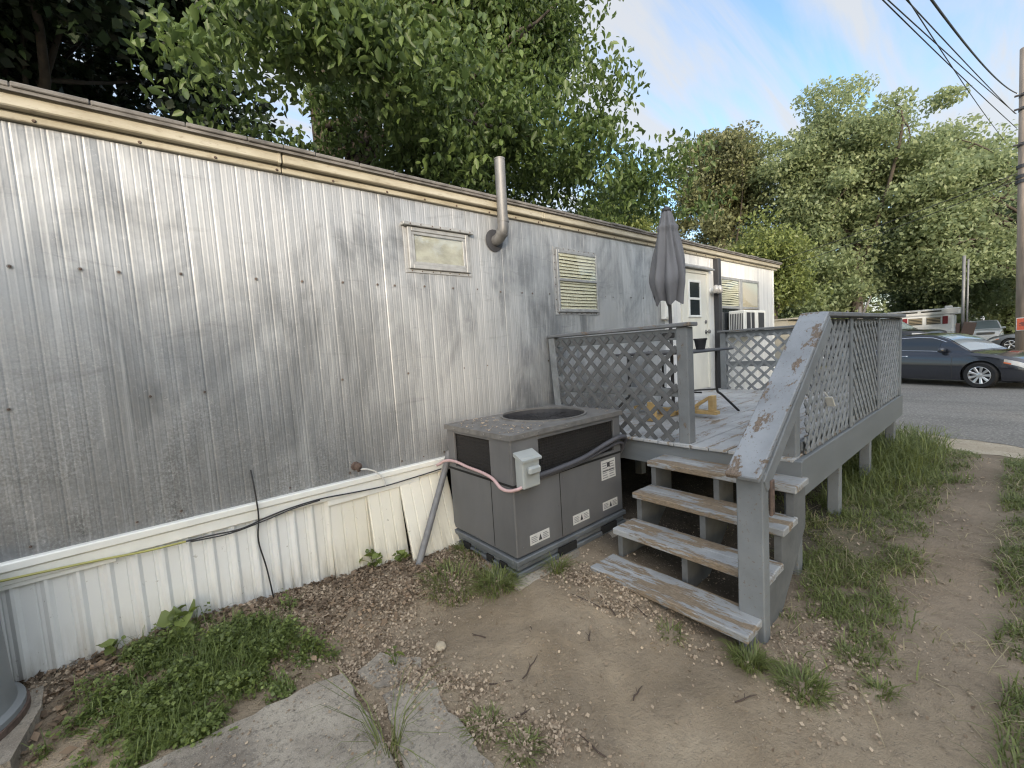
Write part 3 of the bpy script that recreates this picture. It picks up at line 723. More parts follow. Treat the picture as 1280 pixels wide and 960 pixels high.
# ---------------------------------------------------------------- deck
deck = thing('wooden_deck', 'raised grey painted wooden deck with lattice railings outside the white door', 'deck', (3.25, 0.93, 0))
mb = MB(); y = 0.955; k = 0
while y < 3.20:
    w = min(0.138, 3.24-y); x = 3.22; 
    cuts = sorted([3.22, 7.12, random.uniform(4.2, 6.2)])
    for a, b in zip(cuts[:-1], cuts[1:]):
        mb.box((a, y, 0.722+random.uniform(-.002, .002)), (b-0.004, y+w, 0.75+random.uniform(-.003, .002)), 0.004)
    y += 0.145
mb.build('decking', M['deckfloor'], deck)
mb = MB(); mb.box((3.25, 0.96, 0.53), (3.29, 3.22, 0.720), 0.004); mb.build('rim_board', M['rim'], deck)
mb = MB(); mb.box((3.27, 0.915, 0.475), (7.15, 0.953, 0.738), 0.005); mb.build('rim_board', M['rim'], deck)
mb = MB(); mb.box((3.222, 0.908, 0.53), (3.268, 1.07, 0.735), 0.004); mb.build('end_board', M['rim'], deck)
mb = MB(); mb.box((3.30, 0.975, 0.55), (7.10, 3.2, 0.59)); 
for i in range(7): mb.box((3.6+i*0.55, 0.96, 0.53), (3.64+i*0.55, 3.2, 0.715))
mb.build('joist_frame', M['dark'], deck)  # near-black joist colour stands in for the shade under the deck
for q in ((3.222, 1.02, 0.60), (3.25, 1.25, 0.63)): mb = MB(); mb.lathe([(0.018, 0), (0.014, -0.01)], q, 8, 'x'); mb.build('bolt', M['rust'], deck)
for x in (3.36, 4.42, 5.58, 6.95):
    mb = MB(); g = ghs(x, 1.0)-0.08; mb.box((x-0.045, 0.957, g), (x+0.045, 1.045, 0.549), 0.006); mb.build('leg', M['rail'], deck)
for x in (4.42, 6.6):
    mb = MB(); mb.box((x-0.045, 2.9, -0.05), (x+0.045, 2.99, 0.549)); mb.build('leg', M['rail'], deck)

def lattice(plane, a0, a1, z0, z1, d, first=1, pitch=0.118, w=0.038, th=0.007, layers=(1, -1), lim=None):
    """diagonal slats, one layer behind the other, clipped to a rectangle; plane 'x': lies at x=d, runs in y"""
    mb = MB(); s2 = math.sqrt(2)
    for li, sg in enumerate((first, -first)):
        if sg not in layers: continue
        dd = d+(li*(th+0.0015))
        c = -(z1-z0)-(a1-a0)
        while c < (a1-a0)+(z1-z0):
            # line: a = a0 + t , z = base + sg*t
            pts = []
            for t in np.linspace(0, a1-a0, 240):
                z = (z0+c+t) if sg > 0 else (z1-c-t)
                if z0 <= z <= (min(z1, lim(a0+t)) if lim else z1): pts.append((a0+t, z))
            if len(pts) > 3:
                p, q = pts[0], pts[-1]
                jit = random.uniform(-.003, .003)
                P = lambda a, z: (dd, a, z+jit) if plane == 'x' else (a, dd, z+jit)
                mb.beam(P(*p), P(*q), th if False else w, th, up=(1, 0, 0) if plane == 'x' else (0, 1, 0), ext=0.004)
            c += pitch
    return mb
# railing beside the cooling unit (perpendicular to the wall)
mb = MB(); mb.box((3.262, 1.79, 1.60), (3.30, 3.18, 1.690), 0.004); mb.box((3.262, 1.79, 1.13), (3.30, 3.18, 1.20), 0.004)
ra = mb.build('railing', M['rim'], deck); ra['label'] = 'short lattice railing beside the stairs and cooling unit'
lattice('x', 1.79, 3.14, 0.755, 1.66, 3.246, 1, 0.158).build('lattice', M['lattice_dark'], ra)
mb = MB(); mb.box((3.245, 1.69, 0.70), (3.345, 1.785, 1.70), 0.006); mb.build('post', M['post_worn'], ra)
mb = MB(); mb.beam((3.28, 3.12, 0.60), (3.27, 3.19, 1.70), 0.085, 0.085, (1, 0, 0), 0.005); mb.build('post', M['lattice'], ra)
mb = MB(); mb.box((3.215, 1.655, 1.703), (3.36, 3.235, 1.735), 0.006); mb.build('top_rail', M['rail_cap'], ra)
mb = MB(); mb.box((3.255, 1.80, 1.615), (3.32, 1.92, 1.665), 0.01); mb.build('solar_light', M['black'], ra)
# side railing
mb = MB(); mb.box((3.66, 0.955, 1.60), (7.05, 0.99, 1.69), 0.004); mb.box((3.40, 0.955, 0.765), (7.05, 0.99, 0.83), 0.004)
rb = mb.build('railing', M['rim'], deck); rb['label'] = 'long lattice railing facing the grass'
for a0, a1, fs in ((3.42, 4.60, 1), (4.64, 5.72, -1), (5.80, 7.0, 1)):
    lattice('y', a0, a1, 0.755, 1.665, 0.944-0.010, fs, 0.132, lim=lambda a: 0.76+(a-2.36)*0.682).build('lattice', M['lattice'], rb)
mb = MB(); mb.box((3.27, 0.955, 0.742), (3.365, 1.05, 1.42), 0.006); mb.build('post', M['rail'], rb)
for x in (4.62, 5.76): mb = MB(); mb.box((x-0.04, 0.919, 0.742), (x+0.04, 0.933, 1.70), 0.003); mb.build('upright', M['rail'], rb)
mb = MB(); mb.box((6.97, 0.918, 0.742), (7.06, 1.0, 1.70), 0.006); mb.build('post', M['rail'], rb)
mb = MB(); mb.box((3.66, 0.885, 1.703), (7.10, 1.03, 1.738), 0.006); mb.build('top_rail', M['rail_cap'], rb)
mb = MB(); mb.box((3.42, 0.935, 0.742), (6.97, 0.954, 0.768), 0.004); mb.build('bottom_strip', M['rail_cap'], rb)
mb = MB(); mb.tube(curve([(3.83, 0.93, 1.14), (3.85, 0.915, 1.11), (3.87, 0.905, 1.09)], 4), 0.004, 6)
mb.beam((3.86, 0.912, 1.10), (3.915, 0.905, 1.02), 0.012, 0.055, (0, 1, 0), 0.004); mb.build('latch', M['sticker'], rb)
# far railing
mb = MB(); mb.box((7.06, 1.05, 1.58), (7.10, 3.02, 1.67), 0.004); mb.box((7.06, 1.05, 1.12), (7.10, 3.02, 1.20), 0.004)
rc = mb.build('railing', M['rim'], deck); rc['label'] = 'far lattice railing below the large window'
lattice('x', 1.06, 3.02, 0.76, 1.62, 7.043, 1, 0.185).build('lattice', M['lattice'], rc)
mb = MB(); mb.box((7.03, 3.02, 0.742), (7.12, 3.11, 1.67), 0.006); mb.build('post', M['rail'], rc)
mb = MB(); mb.box((7.0, 1.0, 1.673), (7.15, 3.14, 1.705), 0.006); mb.build('top_rail', M['rail_cap'], rc)

# ---------------------------------------------------------------- stairs
st = thing('wooden_stairs', 'four-step wooden stairs with worn grey paint and a sloping handrail', 'stairs', (2.35, 1.4, -0.1))
TR = [(2.22, 0.03), (2.50, 0.222), (2.765, 0.427), (2.985, 0.632)]
for i, (x, z) in enumerate(TR):
    mb = MB(); y0, y1 = 0.872, 1.93
    mid = x+0.132
    mb.box((x, y0, z-0.046), (mid-0.002, y1, z), 0.006); mb.box((mid+0.002, y0+0.004, z-0.046), (x+0.27, y1-0.003, z-0.001), 0.006)
    mb.build('tread', M['tread'], st)
poly = [(2.26, -0.17), (2.26, -0.018), (2.50, -0.018), (2.53, -0.01), (2.53, 0.174), (2.77, 0.174), (2.79, 0.182), (2.79, 0.379), (2.99, 0.379), (3.01, 0.388), (3.01, 0.584), (3.245, 0.584), (3.245, 0.30), (2.72, -0.17)]
for y in (0.895, 1.36, 1.865):
    mb = MB(); mb.prism(poly, y, y+0.04); mb.build('stringer', M['stringer'], st)
mb = MB(); mb.box((2.42, 0.862, -0.2), (2.505, 1.00, 0.855), 0.006); nw = mb.build('newel_post', M['rail'], st)
# handrail: a flat cap plank on an edge board
a, b = Vector((2.36, 0.945, 0.832)), Vector((3.665, 0.945, 1.722))
d = (b-a).normalized(); nrm = Vector((-d.z, 0, d.x))
mb = MB(); mb.beam(a, b, 0.175, 0.036, nrm, 0.006); hr = mb.build('handrail', M['rail_x'], st)
mb = MB(); mb.beam(a+Vector((0.05, -0.072, 0))-nrm*0.066, b+Vector((0, -0.072, 0))-nrm*0.066, 0.036, 0.092, nrm, 0.005); mb.build('edge_board', M['rail'], hr)
mb = MB(); mb.box((2.50, 0.845, 0.60), (2.545, 0.861, 0.80), 0.004); mb.build('block', M['rust'], nw)

# ---------------------------------------------------------------- packaged cooling unit
ac = thing('cooling_unit', 'grey packaged air conditioning unit with round fan opening beside the stairs', 'air conditioner', (2.42, 2.63, 0))
X0, X1, Y0, Y1 = 1.80, 3.04, 2.22, 3.05
mb = MB(); mb.box((X0, Y0, 0.135), (X1, Y1, 0.655), 0.008); mb.build('lower_cabinet', M['acbody'], ac)
mb = MB()                              # upper cabinet: corner posts round the coils
for lo, hi in (((X0, Y0, 0.66), (2.06, 2.24, 0.985)), ((2.95, Y0, 0.66), (X1, 2.24, 0.985)), ((X0, 2.242, 0.66), (1.82, 2.47, 0.985)), ((X0, 2.95, 0.66), (1.82, Y1, 0.985)),
               ((2.06, Y0, 0.945), (2.95, 2.24, 0.985)), ((2.06, Y0, 0.66), (2.95, 2.24, 0.685)), ((X0, 2.47, 0.955), (1.82, 2.95, 0.985)), ((X0, 2.47, 0.66), (1.82, 2.95, 0.685)),
               ((3.02, 2.242, 0.66), (X1, Y1, 0.985)), ((1.82, 3.03, 0.66), (3.02, Y1, 0.985))): mb.box(lo, hi, 0.003)
mb.build('upper_cabinet', M['acbody'], ac)
def coilmat():
    t = NT('dark_coil_fins'); w = t.node('ShaderNodeTexWave', {'Vector': t.coord(), 'Scale': 90.0, 'Distortion': 0.2}, bands_direction='DIAGONAL').outputs['Fac']
    n = t.noise(t.coord(), 7, 4); t.set(Base_Color=t.mix(n, t.ramp(w, [(0.3, (0.006,)*3), (0.7, (0.03, 0.028, 0.027))]), (0.028, 0.026, 0.026)), Roughness=0.7); t.bump(w, 0.5, 0.004); return t.m
M['coil'] = coilmat()
mb = MB(); mb.box((2.06, 2.245, 0.66), (2.95, 2.262, 0.975))
for i in range(11): mb.box((2.06, 2.238, 0.70+i*0.0235), (2.95, 2.244, 0.7035+i*0.0235))
for i in range(36): mb.box((2.065+i*0.025, 2.2385, 0.686), (2.0665+i*0.025, 2.2435, 0.945))
mb.build('coil', M['coil'], ac)
mb = MB(); mb.box((1.825, 2.47, 0.66), (1.842, 2.95, 0.975))
for i in range(11): mb.box((1.818, 2.47, 0.70+i*0.0235), (1.824, 2.95, 0.7035+i*0.0235))
mb.build('coil', M['coil'], ac)
# top sheet with round opening
mb = MB(); cx, cy, rr = 2.55, 2.66, 0.358; n = 48
lo, hi = (X0-0.02, Y0-0.02), (X1+0.02, Y1+0.01)
inner, outer, low = [], [], []
for k in range(n):
    t = 2*math.pi*k/n; c_, s_ = math.cos(t), math.sin(t)
    inner.append((cx+rr*c_, cy+rr*s_, 1.022))
    tx = ((hi[0]-cx)/c_ if c_ > 0 else (lo[0]-cx)/c_) if abs(c_) > 1e-6 else 1e9
    ty = ((hi[1]-cy)/s_ if s_ > 0 else (lo[1]-cy)/s_) if abs(s_) > 1e-6 else 1e9
    q = min(tx, ty); outer.append([cx+q*c_, cy+q*s_, 1.020])
for corner in ((lo[0], lo[1]), (lo[0], hi[1]), (hi[0], lo[1]), (hi[0], hi[1])):
    j = min(range(n), key=lambda k: (outer[k][0]-corner[0])**2+(outer[k][1]-corner[1])**2); outer[j][0], outer[j][1] = corner
ring = [(p[0]+(p[0]-cx)*0.055, p[1]+(p[1]-cy)*0.055, 1.022) for p in inner]
raised = [(p[0], p[1], 1.034) for p in inner]
mb.grid([[tuple(p[:2])+(0.982,) for p in outer], [tuple(p) for p in outer], ring, [(p[0], p[1], 1.034) for p in ring], raised, [(p[0], p[1], 0.93) for p in inner]], close=True)
tp = mb.build('top_panel', M['actop'], ac)
mb = MB(); mb.lathe([(rr-0.004, 1.02), (rr-0.004, 0.80), (0.02, 0.795)], (cx, cy, 0), 40, cap=False); mb.build('fan_shroud', M['darkgrey'], ac)
mb = MB(); mb.lathe([(0.02, 0.80), (0.07, 0.80), (0.07, 0.88), (0.02, 0.89)], (cx, cy, 0), 16)
for k in range(4):
    t = k*math.pi/2+0.4
    u, v_ = Vector((math.cos(t), math.sin(t), 0)), Vector((-math.sin(t), math.cos(t), 0))
    P = [Vector((cx, cy, 0.85))+u*r+v_*w+Vector((0, 0, w*0.35)) for r, w in ((0.06, -0.06), (0.31, -0.13), (0.32, 0.10), (0.06, 0.05))]
    mb.add(P, [(0, 1, 2, 3)])
mb.build('fan', M['darkgrey'], ac)
mb = MB()
for r in (0.06, 0.12, 0.18, 0.24, 0.30, 0.355): mb.tube([(cx+r*math.cos(k*math.pi/18), cy+r*math.sin(k*math.pi/18), 0.985) for k in range(37)], 0.0022, 4)
for k in range(6): t = k*math.pi/3+0.2; mb.tube([(cx+0.05*math.cos(t), cy+0.05*math.sin(t), 0.985), (cx+0.37*math.cos(t), cy+0.37*math.sin(t), 0.985)], 0.003, 5)
mb.build('fan_guard', M['black'], ac)
mb = MB()
for dz, pr in ((0.0, 0.014), (0.045, 0.0), (0.09, 0.018)):
    mb.box((X0-pr, Y0-pr, 0.0+dz), (X1+pr, Y0+0.03, 0.038+dz), 0.005); mb.box((X0-pr, Y0+0.031, 0.0+dz), (X0+0.03, Y1, 0.038+dz), 0.005)
mb.build('skid', M['acskid'], ac)
for x0, x1 in ((2.20, 2.40), (2.72, 2.92)): mb = MB(); mb.box((x0, Y0-0.0155, 0.012), (x1, Y0-0.002, 0.075)); mb.build('fork_slot', M['dark'], ac)
for y0, y1 in ((2.34, 2.42), (2.5, 2.58), (2.80, 2.9)): mb = MB(); mb.box((X0-0.0155, y0, 0.012), (X0-0.002, y1, 0.065)); mb.build('fork_slot', M['dark'], ac)
mb = MB()
mb.box((2.258, Y0-0.002, 0.15), (2.263, Y0+0.001, 0.65)); mb.box((X0-0.002, 2.475, 0.15), (X0+0.001, 2.48, 0.65)); mb.box((X0-0.003, Y0+0.0, 0.648), (X0-0.0, Y1, 0.664)); mb.box((X0, Y0-0.003, 0.648), (X1, Y0-0.0, 0.664))
mb.mat(1)
for x in (1.9, 2.05, 2.2, 2.35, 2.7, 2.9): mb.lathe([(0.006, 0), (0.004, -0.005)], (x, Y0-0.02, 1.0), 6, 'y')
for y in (2.3, 2.5, 2.7, 2.9): mb.lathe([(0.006, 0), (0.004, -0.005)], (X0-0.02, y, 1.0), 6, 'x')
for p in ((1.86, 0.2), (1.86, 0.6), (2.3, 0.6), (2.3, 0.2), (2.24, 0.4)): mb.lathe([(0.006, 0), (0.004, -0.004)], (p[0], Y0, p[1]), 6, 'y')
mb.build('panel_seam', [M['dark'], M['galv']], ac)
def sticker(x0, x1, z0, z1, kind, lab):
    mb = MB(); y = Y0-0.002; mb.box((x0, y-0.001, z0), (x1, y+0.0015, z1)); mb.mat(1)
    w, h = x1-x0, z1-z0; yy = y-0.0022
    def ink(a, b, c, d): mb.box((x0+a*w, yy, z0+b*h), (x0+c*w, yy+0.001, z0+d*h))
    if kind == 'wide':
        mb.mat(1); mb.add([(x0+w*0.42, yy, z0+h*0.2), (x0+w*0.60, yy, z0+h*0.2), (x0+w*0.51, yy, z0+h*0.85)], [(0, 1, 2)])
        mb.mat(2)
        for r in range(4): ink(0.06, 0.2+r*0.17, 0.36-0.05*(r % 2), 0.28+r*0.17); ink(0.66, 0.2+r*0.17, 0.94-0.06*(r % 2), 0.28+r*0.17)
    else:
        mb.mat(2)
        for r in range(7): ink(0.08, 0.08+r*0.125, 0.45-0.05*(r % 3), 0.13+r*0.125); ink(0.55, 0.08+r*0.125, 0.92-0.07*(r % 2), 0.13+r*0.125)
        mb.mat(1); ink(0.40, 0.62, 0.6, 0.86); ink(0.08, 0.42, 0.92, 0.47)
    o = mb.build('warning_label', [M['sticker'], M['ink'], M['inkgrey']], ac, fix=True); o['label'] = lab
sticker(1.925, 2.12, 0.19, 0.265, 'wide', 'white warning label at the lower front corner')
sticker(2.385, 2.58, 0.195, 0.27, 'wide', 'white warning label low in the middle')
sticker(2.76, 2.96, 0.20, 0.27, 'wide', 'white warning label low beside the stairs')
sticker(2.76, 2.95, 0.46, 0.625, 'tall', 'large white instruction label below the hose')
# disconnect box
mb = MB(); mb.box((1.825, Y0-0.085, 0.645), (1.985, Y0-0.001, 0.865), 0.008)
db = mb.build('disconnect_box', M['discon'], ac)
mb = MB(); mb.prism([(Y0-0.10, 0.835), (Y0-0.10, 0.85), (Y0-0.002, 0.895), (Y0-0.002, 0.868), (Y0-0.09, 0.835)], 1.815, 1.995, 'yz'); mb.build('lid', M['discon'], db)
mb = MB(); mb.box((1.855, Y0-0.125, 0.745), (1.965, Y0-0.086, 0.80), 0.012); mb.build('handle', M['discon'], db)
mb = MB(); mb.tube(curve([(1.99, Y0-0.03, 0.69), (2.2, Y0-0.03, 0.695), (2.5, Y0-0.03, 0.715), (2.75, Y0-0.035, 0.765), (2.93, Y0-0.045, 0.80), (3.05, Y0-0.04, 0.79), (3.10, Y0-0.0, 0.73), (3.10, Y0+0.06, 0.62), (3.08, Y0+0.1, 0.5)], 6), 0.02, 10)
mb.tube(curve([(1.99, Y0-0.02, 0.665), (2.2, Y0-0.02, 0.672), (2.5, Y0-0.02, 0.685), (2.78, Y0-0.022, 0.725), (3.0, Y0-0.02, 0.745), (3.07, Y0, 0.69), (3.06, Y0+0.08, 0.55)], 6), 0.013, 8)
hs = mb.build('conduit', M['hose'], ac, smooth=True)
mb = MB(); mb.tube(curve([(1.75, 3.17, 0.66), (1.77, 3.05, 0.715), (1.785, 2.92, 0.725), (1.785, 2.75, 0.71), (1.785, 2.55, 0.70), (1.78, 2.42, 0.68), (1.775, 2.33, 0.635), (1.78, 2.25, 0.628), (1.80, 2.185, 0.645), (1.83, 2.16, 0.66)], 6), 0.012, 8)
mb.build('cable', M['pink'], ac, smooth=True)
mb = MB()
for i in range(9):
    pts = [(1.93+i*0.03, 3.10+random.uniform(-.02, .04), 0.62)]
    for k in range(5): pts.append((1.92+i*0.03+random.uniform(-.05, .05), 3.11+random.uniform(-.03, .03), 0.62-0.13*(k+1)))
    mb.tube(curve(pts, 4), 0.008, 6)
mb.build('wiring', M['hose'], ac)
mb = MB(); mb.box((1.72, 2.12, -0.08), (3.16, 3.12, -0.002), 0.01); mb.build('pad', M['concrete'], ac)

# ---------------------------------------------------------------- things against the skirting
mb = MB(); mb.tube([(1.37, 2.90, 0.0), (1.89, 3.185, 0.735)], 0.026, 14); mb.tube([(1.855, 3.166, 0.685), (1.895, 3.188, 0.742)], 0.031, 14)
o = mb.build('pipe', M['pvc'], origin=(1.37, 2.90, 0)); autosmooth(o); tag(o, 'grey plastic pipe leaning against the white skirting', 'pipe')
mb = MB(); mb.tube(curve([(0.405, D-0.012, 0.92), (0.41, D-0.05, 0.80), (0.415, D-0.06, 0.62), (0.40, D-0.05, 0.45), (0.43, D-0.035, 0.25), (0.45, D-0.05, 0.03)], 6), 0.0052, 6)
o = mb.build('hanging_cable', M['black'], origin=(0.45, D-0.05, 0.03)); tag(o, 'black cable hanging straight down over the white skirting', 'cable')
mb = MB(); mb.tube(curve([(0.02, D-0.05, 0.575), (0.15, D-0.05, 0.57), (0.31, D-0.055, 0.562), (0.45, D-0.055, 0.59), (0.60, D-0.055, 0.612), (0.81, D-0.055, 0.622), (1.05, D-0.055, 0.605), (1.29, D-0.055, 0.592), (1.55, D-0.055, 0.60), (1.80, D-0.055, 0.612)], 5), 0.005, 6)
mb.tube(curve([(0.05, D-0.05, 0.565), (0.25, D-0.05, 0.550), (0.45, D-0.055, 0.575), (0.62, D-0.055, 0.603), (0.80, D-0.055, 0.614)], 5), 0.0045, 6)
o = mb.build('cable_run', M['black'], origin=(0.9, D-0.05, 0.57)); tag(o, 'black cable strung along the white skirting trim', 'cable')
mb = MB(); mb.tube(curve([(-1.6, D-0.055, 0.66), (-1.0, D-0.055, 0.635), (-0.70, D-0.055, 0.625), (-0.36, D-0.055, 0.602), (-0.16, D-0.055, 0.582), (0.03, D-0.05, 0.574)], 5), 0.0065, 6)
o = mb.build('extension_cord', M['yellowcord'], origin=(-0.4, D-0.05, 0.59)); tag(o, 'yellow green cord running along the skirting trim', 'cord')
mb = MB(); mb.tube(curve([(1.09, D-0.07, 0.775), (1.15, D-0.08, 0.765), (1.22, D-0.075, 0.725), (1.27, D-0.07, 0.66), (1.29, D-0.065, 0.60)], 5), 0.006, 6)
o = mb.build('tube', M['whitecable'], origin=(1.2, D-0.07, 0.7)); tag(o, 'thin white tube curving down from the wall spigot', 'tube')
# grey tank at the left edge
tk = thing('tank', 'grey round tank standing on a concrete block against the skirting', 'tank', (-0.98, 2.97, 0))
mb = MB(); mb.lathe([(0.335, 0.02), (0.335, 0.06), (0.31, 0.075), (0.302, 0.12), (0.288, 0.62), (0.27, 0.68), (0.18, 0.73), (0.0, 0.74)], (-0.965, 2.98, 0.05), 40, cap=False); b_ = mb.build('tank_body', M['tankgrey'], tk, smooth=True); autosmooth(b_, 30)
mb = MB(); mb.lathe([(0.345, 0.0), (0.345, 0.035), (0.32, 0.04)], (-0.965, 2.98, 0.05), 40); mb.build('base_ring', M['rust'], tk)
mb = MB(); mb.prism([(-1.5, 2.35), (-0.62, 2.62), (-0.58, 2.95), (-0.60, 3.17), (-1.0, 3.21), (-1.5, 3.2)], -0.06, 0.055, 'xy')
o = mb.build('concrete_block', M['concrete'], origin=(-0.9, 2.85, -0.06)); tag(o, 'low concrete block under the grey tank', 'concrete block')

# ---------------------------------------------------------------- concrete slabs
def slab(poly, z0, z1, label):
    pts = []
    for i, p in enumerate(poly):
        q = poly[(i+1) % len(poly)]; L = math.hypot(q[0]-p[0], q[1]-p[1]); k = max(1, int(L/0.07))
        for j in range(k):
            t = j/k; pts.append((p[0]+(q[0]-p[0])*t+random.uniform(-.013, .013), p[1]+(q[1]-p[1])*t+random.uniform(-.013, .013)))
    cx = sum(p[0] for p in pts)/len(pts); cy = sum(p[1] for p in pts)/len(pts)
    ins = [(p[0]+(cx-p[0])*0.012, p[1]+(cy-p[1])*0.012) for p in pts]
    mb = MB(); mb.grid([[(x, y, z0) for x, y in pts], [(x, y, z1-0.008) for x, y in pts], [(x, y, z1) for x, y in ins]], close=True)
    n = len(pts); mb.add([(x, y, z1) for x, y in ins], [tuple(range(n))])
    o = mb.build('concrete_slab', M['concrete'], origin=(cx, cy, z0)); tag(o, label, 'slab')
slab([(0.61, 2.29), (-0.24, 2.36), (-0.6, 2.0), (-0.5, 1.2), (0.50, 1.10), (0.585, 1.58)], -0.14, -0.055, 'large grey concrete slab nearest the green weed patch')
slab([(0.70, 2.02), (0.95, 1.97), (0.90, 1.70), (0.88, 1.35), (0.80, 1.0), (0.55, 1.05), (0.615, 1.55)], -0.14, -0.078, 'smaller cracked concrete slab in the bare dirt with grass tuft at its edge')
slab([(0.675, 2.25), (0.82, 2.31), (0.97, 2.10), (0.93, 2.01), (0.70, 2.06)], -0.14, -0.080, 'broken concrete piece among the pale litter')

# ---------------------------------------------------------------- patio set on the deck
tb = thing('patio_table', 'dark metal patio table under the closed grey umbrella', 'table', (4.45, 2.5, 0.75))
TC = (4.45, 2.5)
mb = MB(); mb.box((TC[0]-0.52, TC[1]-0.46, 1.455), (TC[0]+0.52, TC[1]+0.46, 1.48), 0.01); top = mb.build('table_top', M['darkgrey'], tb)
for sx in (-1, 1):
    for sy in (-1, 1):
        mb = MB(); mb.tube(curve([(TC[0]+sx*0.36, TC[1]+sy*0.33, 1.455), (TC[0]+sx*0.36, TC[1]+sy*0.33, 1.30), (TC[0]+sx*0.36, TC[1]+sy*0.33, 1.02), (TC[0]+sx*0.40, TC[1]+sy*0.37, 0.95), (TC[0]+sx*0.56, TC[1]+sy*0.48, 0.755)], 5), 0.0135, 8); mb.build('leg', M['black'], tb, smooth=True)
mb = MB()
for a in (0.0, math.pi/2):
    mb.tube([(TC[0]-0.36*math.cos(a)-0.0, TC[1]-0.33*math.sin(a), 1.02), (TC[0]+0.36*math.cos(a), TC[1]+0.33*math.sin(a), 1.02)], 0.010, 6)
mb.tube([(TC[0]-0.36, TC[1]-0.33, 1.02), (TC[0]+0.36, TC[1]+0.33, 1.02)], 0.010, 6); mb.tube([(TC[0]-0.36, TC[1]+0.33, 1.02), (TC[0]+0.36, TC[1]-0.33, 1.02)], 0.010, 6)
mb.tube([(TC[0]+0.14*math.cos(k*math.pi/10), TC[1]+0.14*math.sin(k*math.pi/10), 1.03) for k in range(21)], 0.009, 6)
mb.build('brace', M['black'], tb)
mb = MB(); mb.lathe([(0.045, 1.482), (0.062, 1.58), (0.070, 1.585), (0.070, 1.60), (0.05, 1.598), (0.046, 1.5)], (4.55, 2.22, 0), 18)
o = mb.build('flower_pot', M['black'], origin=(4.55, 2.22, 1.482)); tag(o, 'small black flower pot on the patio table', 'flower pot')
um = thing('patio_umbrella', 'closed grey fabric patio umbrella standing through the table', 'umbrella', (TC[0], TC[1], 0.75))
mb = MB(); mb.tube([(TC[0], TC[1], 0.80), (TC[0]-0.02, TC[1]+0.0, 3.03)], 0.019, 10); mb.build('pole', M['darkgrey'], um)
mb = MB(); rows = []; n = 120
for j in range(40):
    h = j/39.0
    row = []
    for k in range(n):
        t = 2*math.pi*k/n
        hem = 0.0+0.24*(abs(math.sin(3*t+1.3))**1.3)*(0.6+0.4*math.sin(t+1))*(1 if h > 0.6 else h/0.6)*h
        z = 3.00-h*(1.02-hem*0.9)
        Rm = 0.055+0.135*min(1, h/0.72)**0.85-(0.045*max(0, h-0.78)/0.22)
        fold = 0.62+0.42*abs(math.cos(3*t+1.1*h+0.25*math.sin(5*h)))**0.8+0.08*math.cos(11*t-4.0*h+1)+0.05*math.sin(9*h+2*t)
        r = Rm*(fold*min(1, h*4+0.35)+(1-min(1, h*4+0.35))*0.9)
        if 0.13 < h < 0.20: r += 0.018*math.sin((h-0.13)/0.07*math.pi)
        row.append((TC[0]-0.02+r*math.cos(t)+0.02*h*math.sin(2*h*3), TC[1]+r*math.sin(t), z))
    rows.append(row)
mb.grid(rows, close=True); mb.add(rows[0], [tuple(range(n))])
cn = mb.build('canopy', M['fabric'], um, smooth=True); autosmooth(cn, 50)
mb = MB(); mb.lathe([(0.03, 3.0), (0.055, 3.0), (0.05, 3.03), (0.02, 3.055)], (TC[0]-0.02, TC[1], 0), 14); mb.build('finial', M['darkgrey'], um, smooth=True)
# wooden stand under the table
ws = thing('wooden_stand', 'yellow pine stand with braced feet holding the umbrella under the table', 'stand', (TC[0], TC[1], 0.755))
mb = MB(); mb.box((TC[0]-0.5, TC[1]-0.045, 0.756), (TC[0]+0.5, TC[1]+0.045, 0.792), 0.003); mb.build('foot', M['pine'], ws)
mb = MB(); mb.box((TC[0]-0.045, TC[1]-0.5, 0.793), (TC[0]+0.045, TC[1]+0.5, 0.829), 0.003); mb.build('foot', M['pine'], ws)
for k, (ux, uy) in enumerate(((-1, 0), (0, -1))):
    mb = MB(); z0 = 0.793 if uy == 0 else 0.830
    e = 0.44
    mb.box((TC[0]+ux*e-0.025-abs(uy)*0.02, TC[1]+uy*e-0.025-abs(ux)*0.02, z0), (TC[0]+ux*e+0.025+abs(uy)*0.02, TC[1]+uy*e+0.025+abs(ux)*0.02, z0+0.16), 0.003); 
    mb.beam((TC[0]+ux*(e-0.03), TC[1]+uy*(e-0.03), z0+0.14), (TC[0]+ux*(e-0.22), TC[1]+uy*(e-0.22), z0+0.012), 0.04, 0.03, (0, 0, 1))
    mb.build('upright', M['pine'], ws)

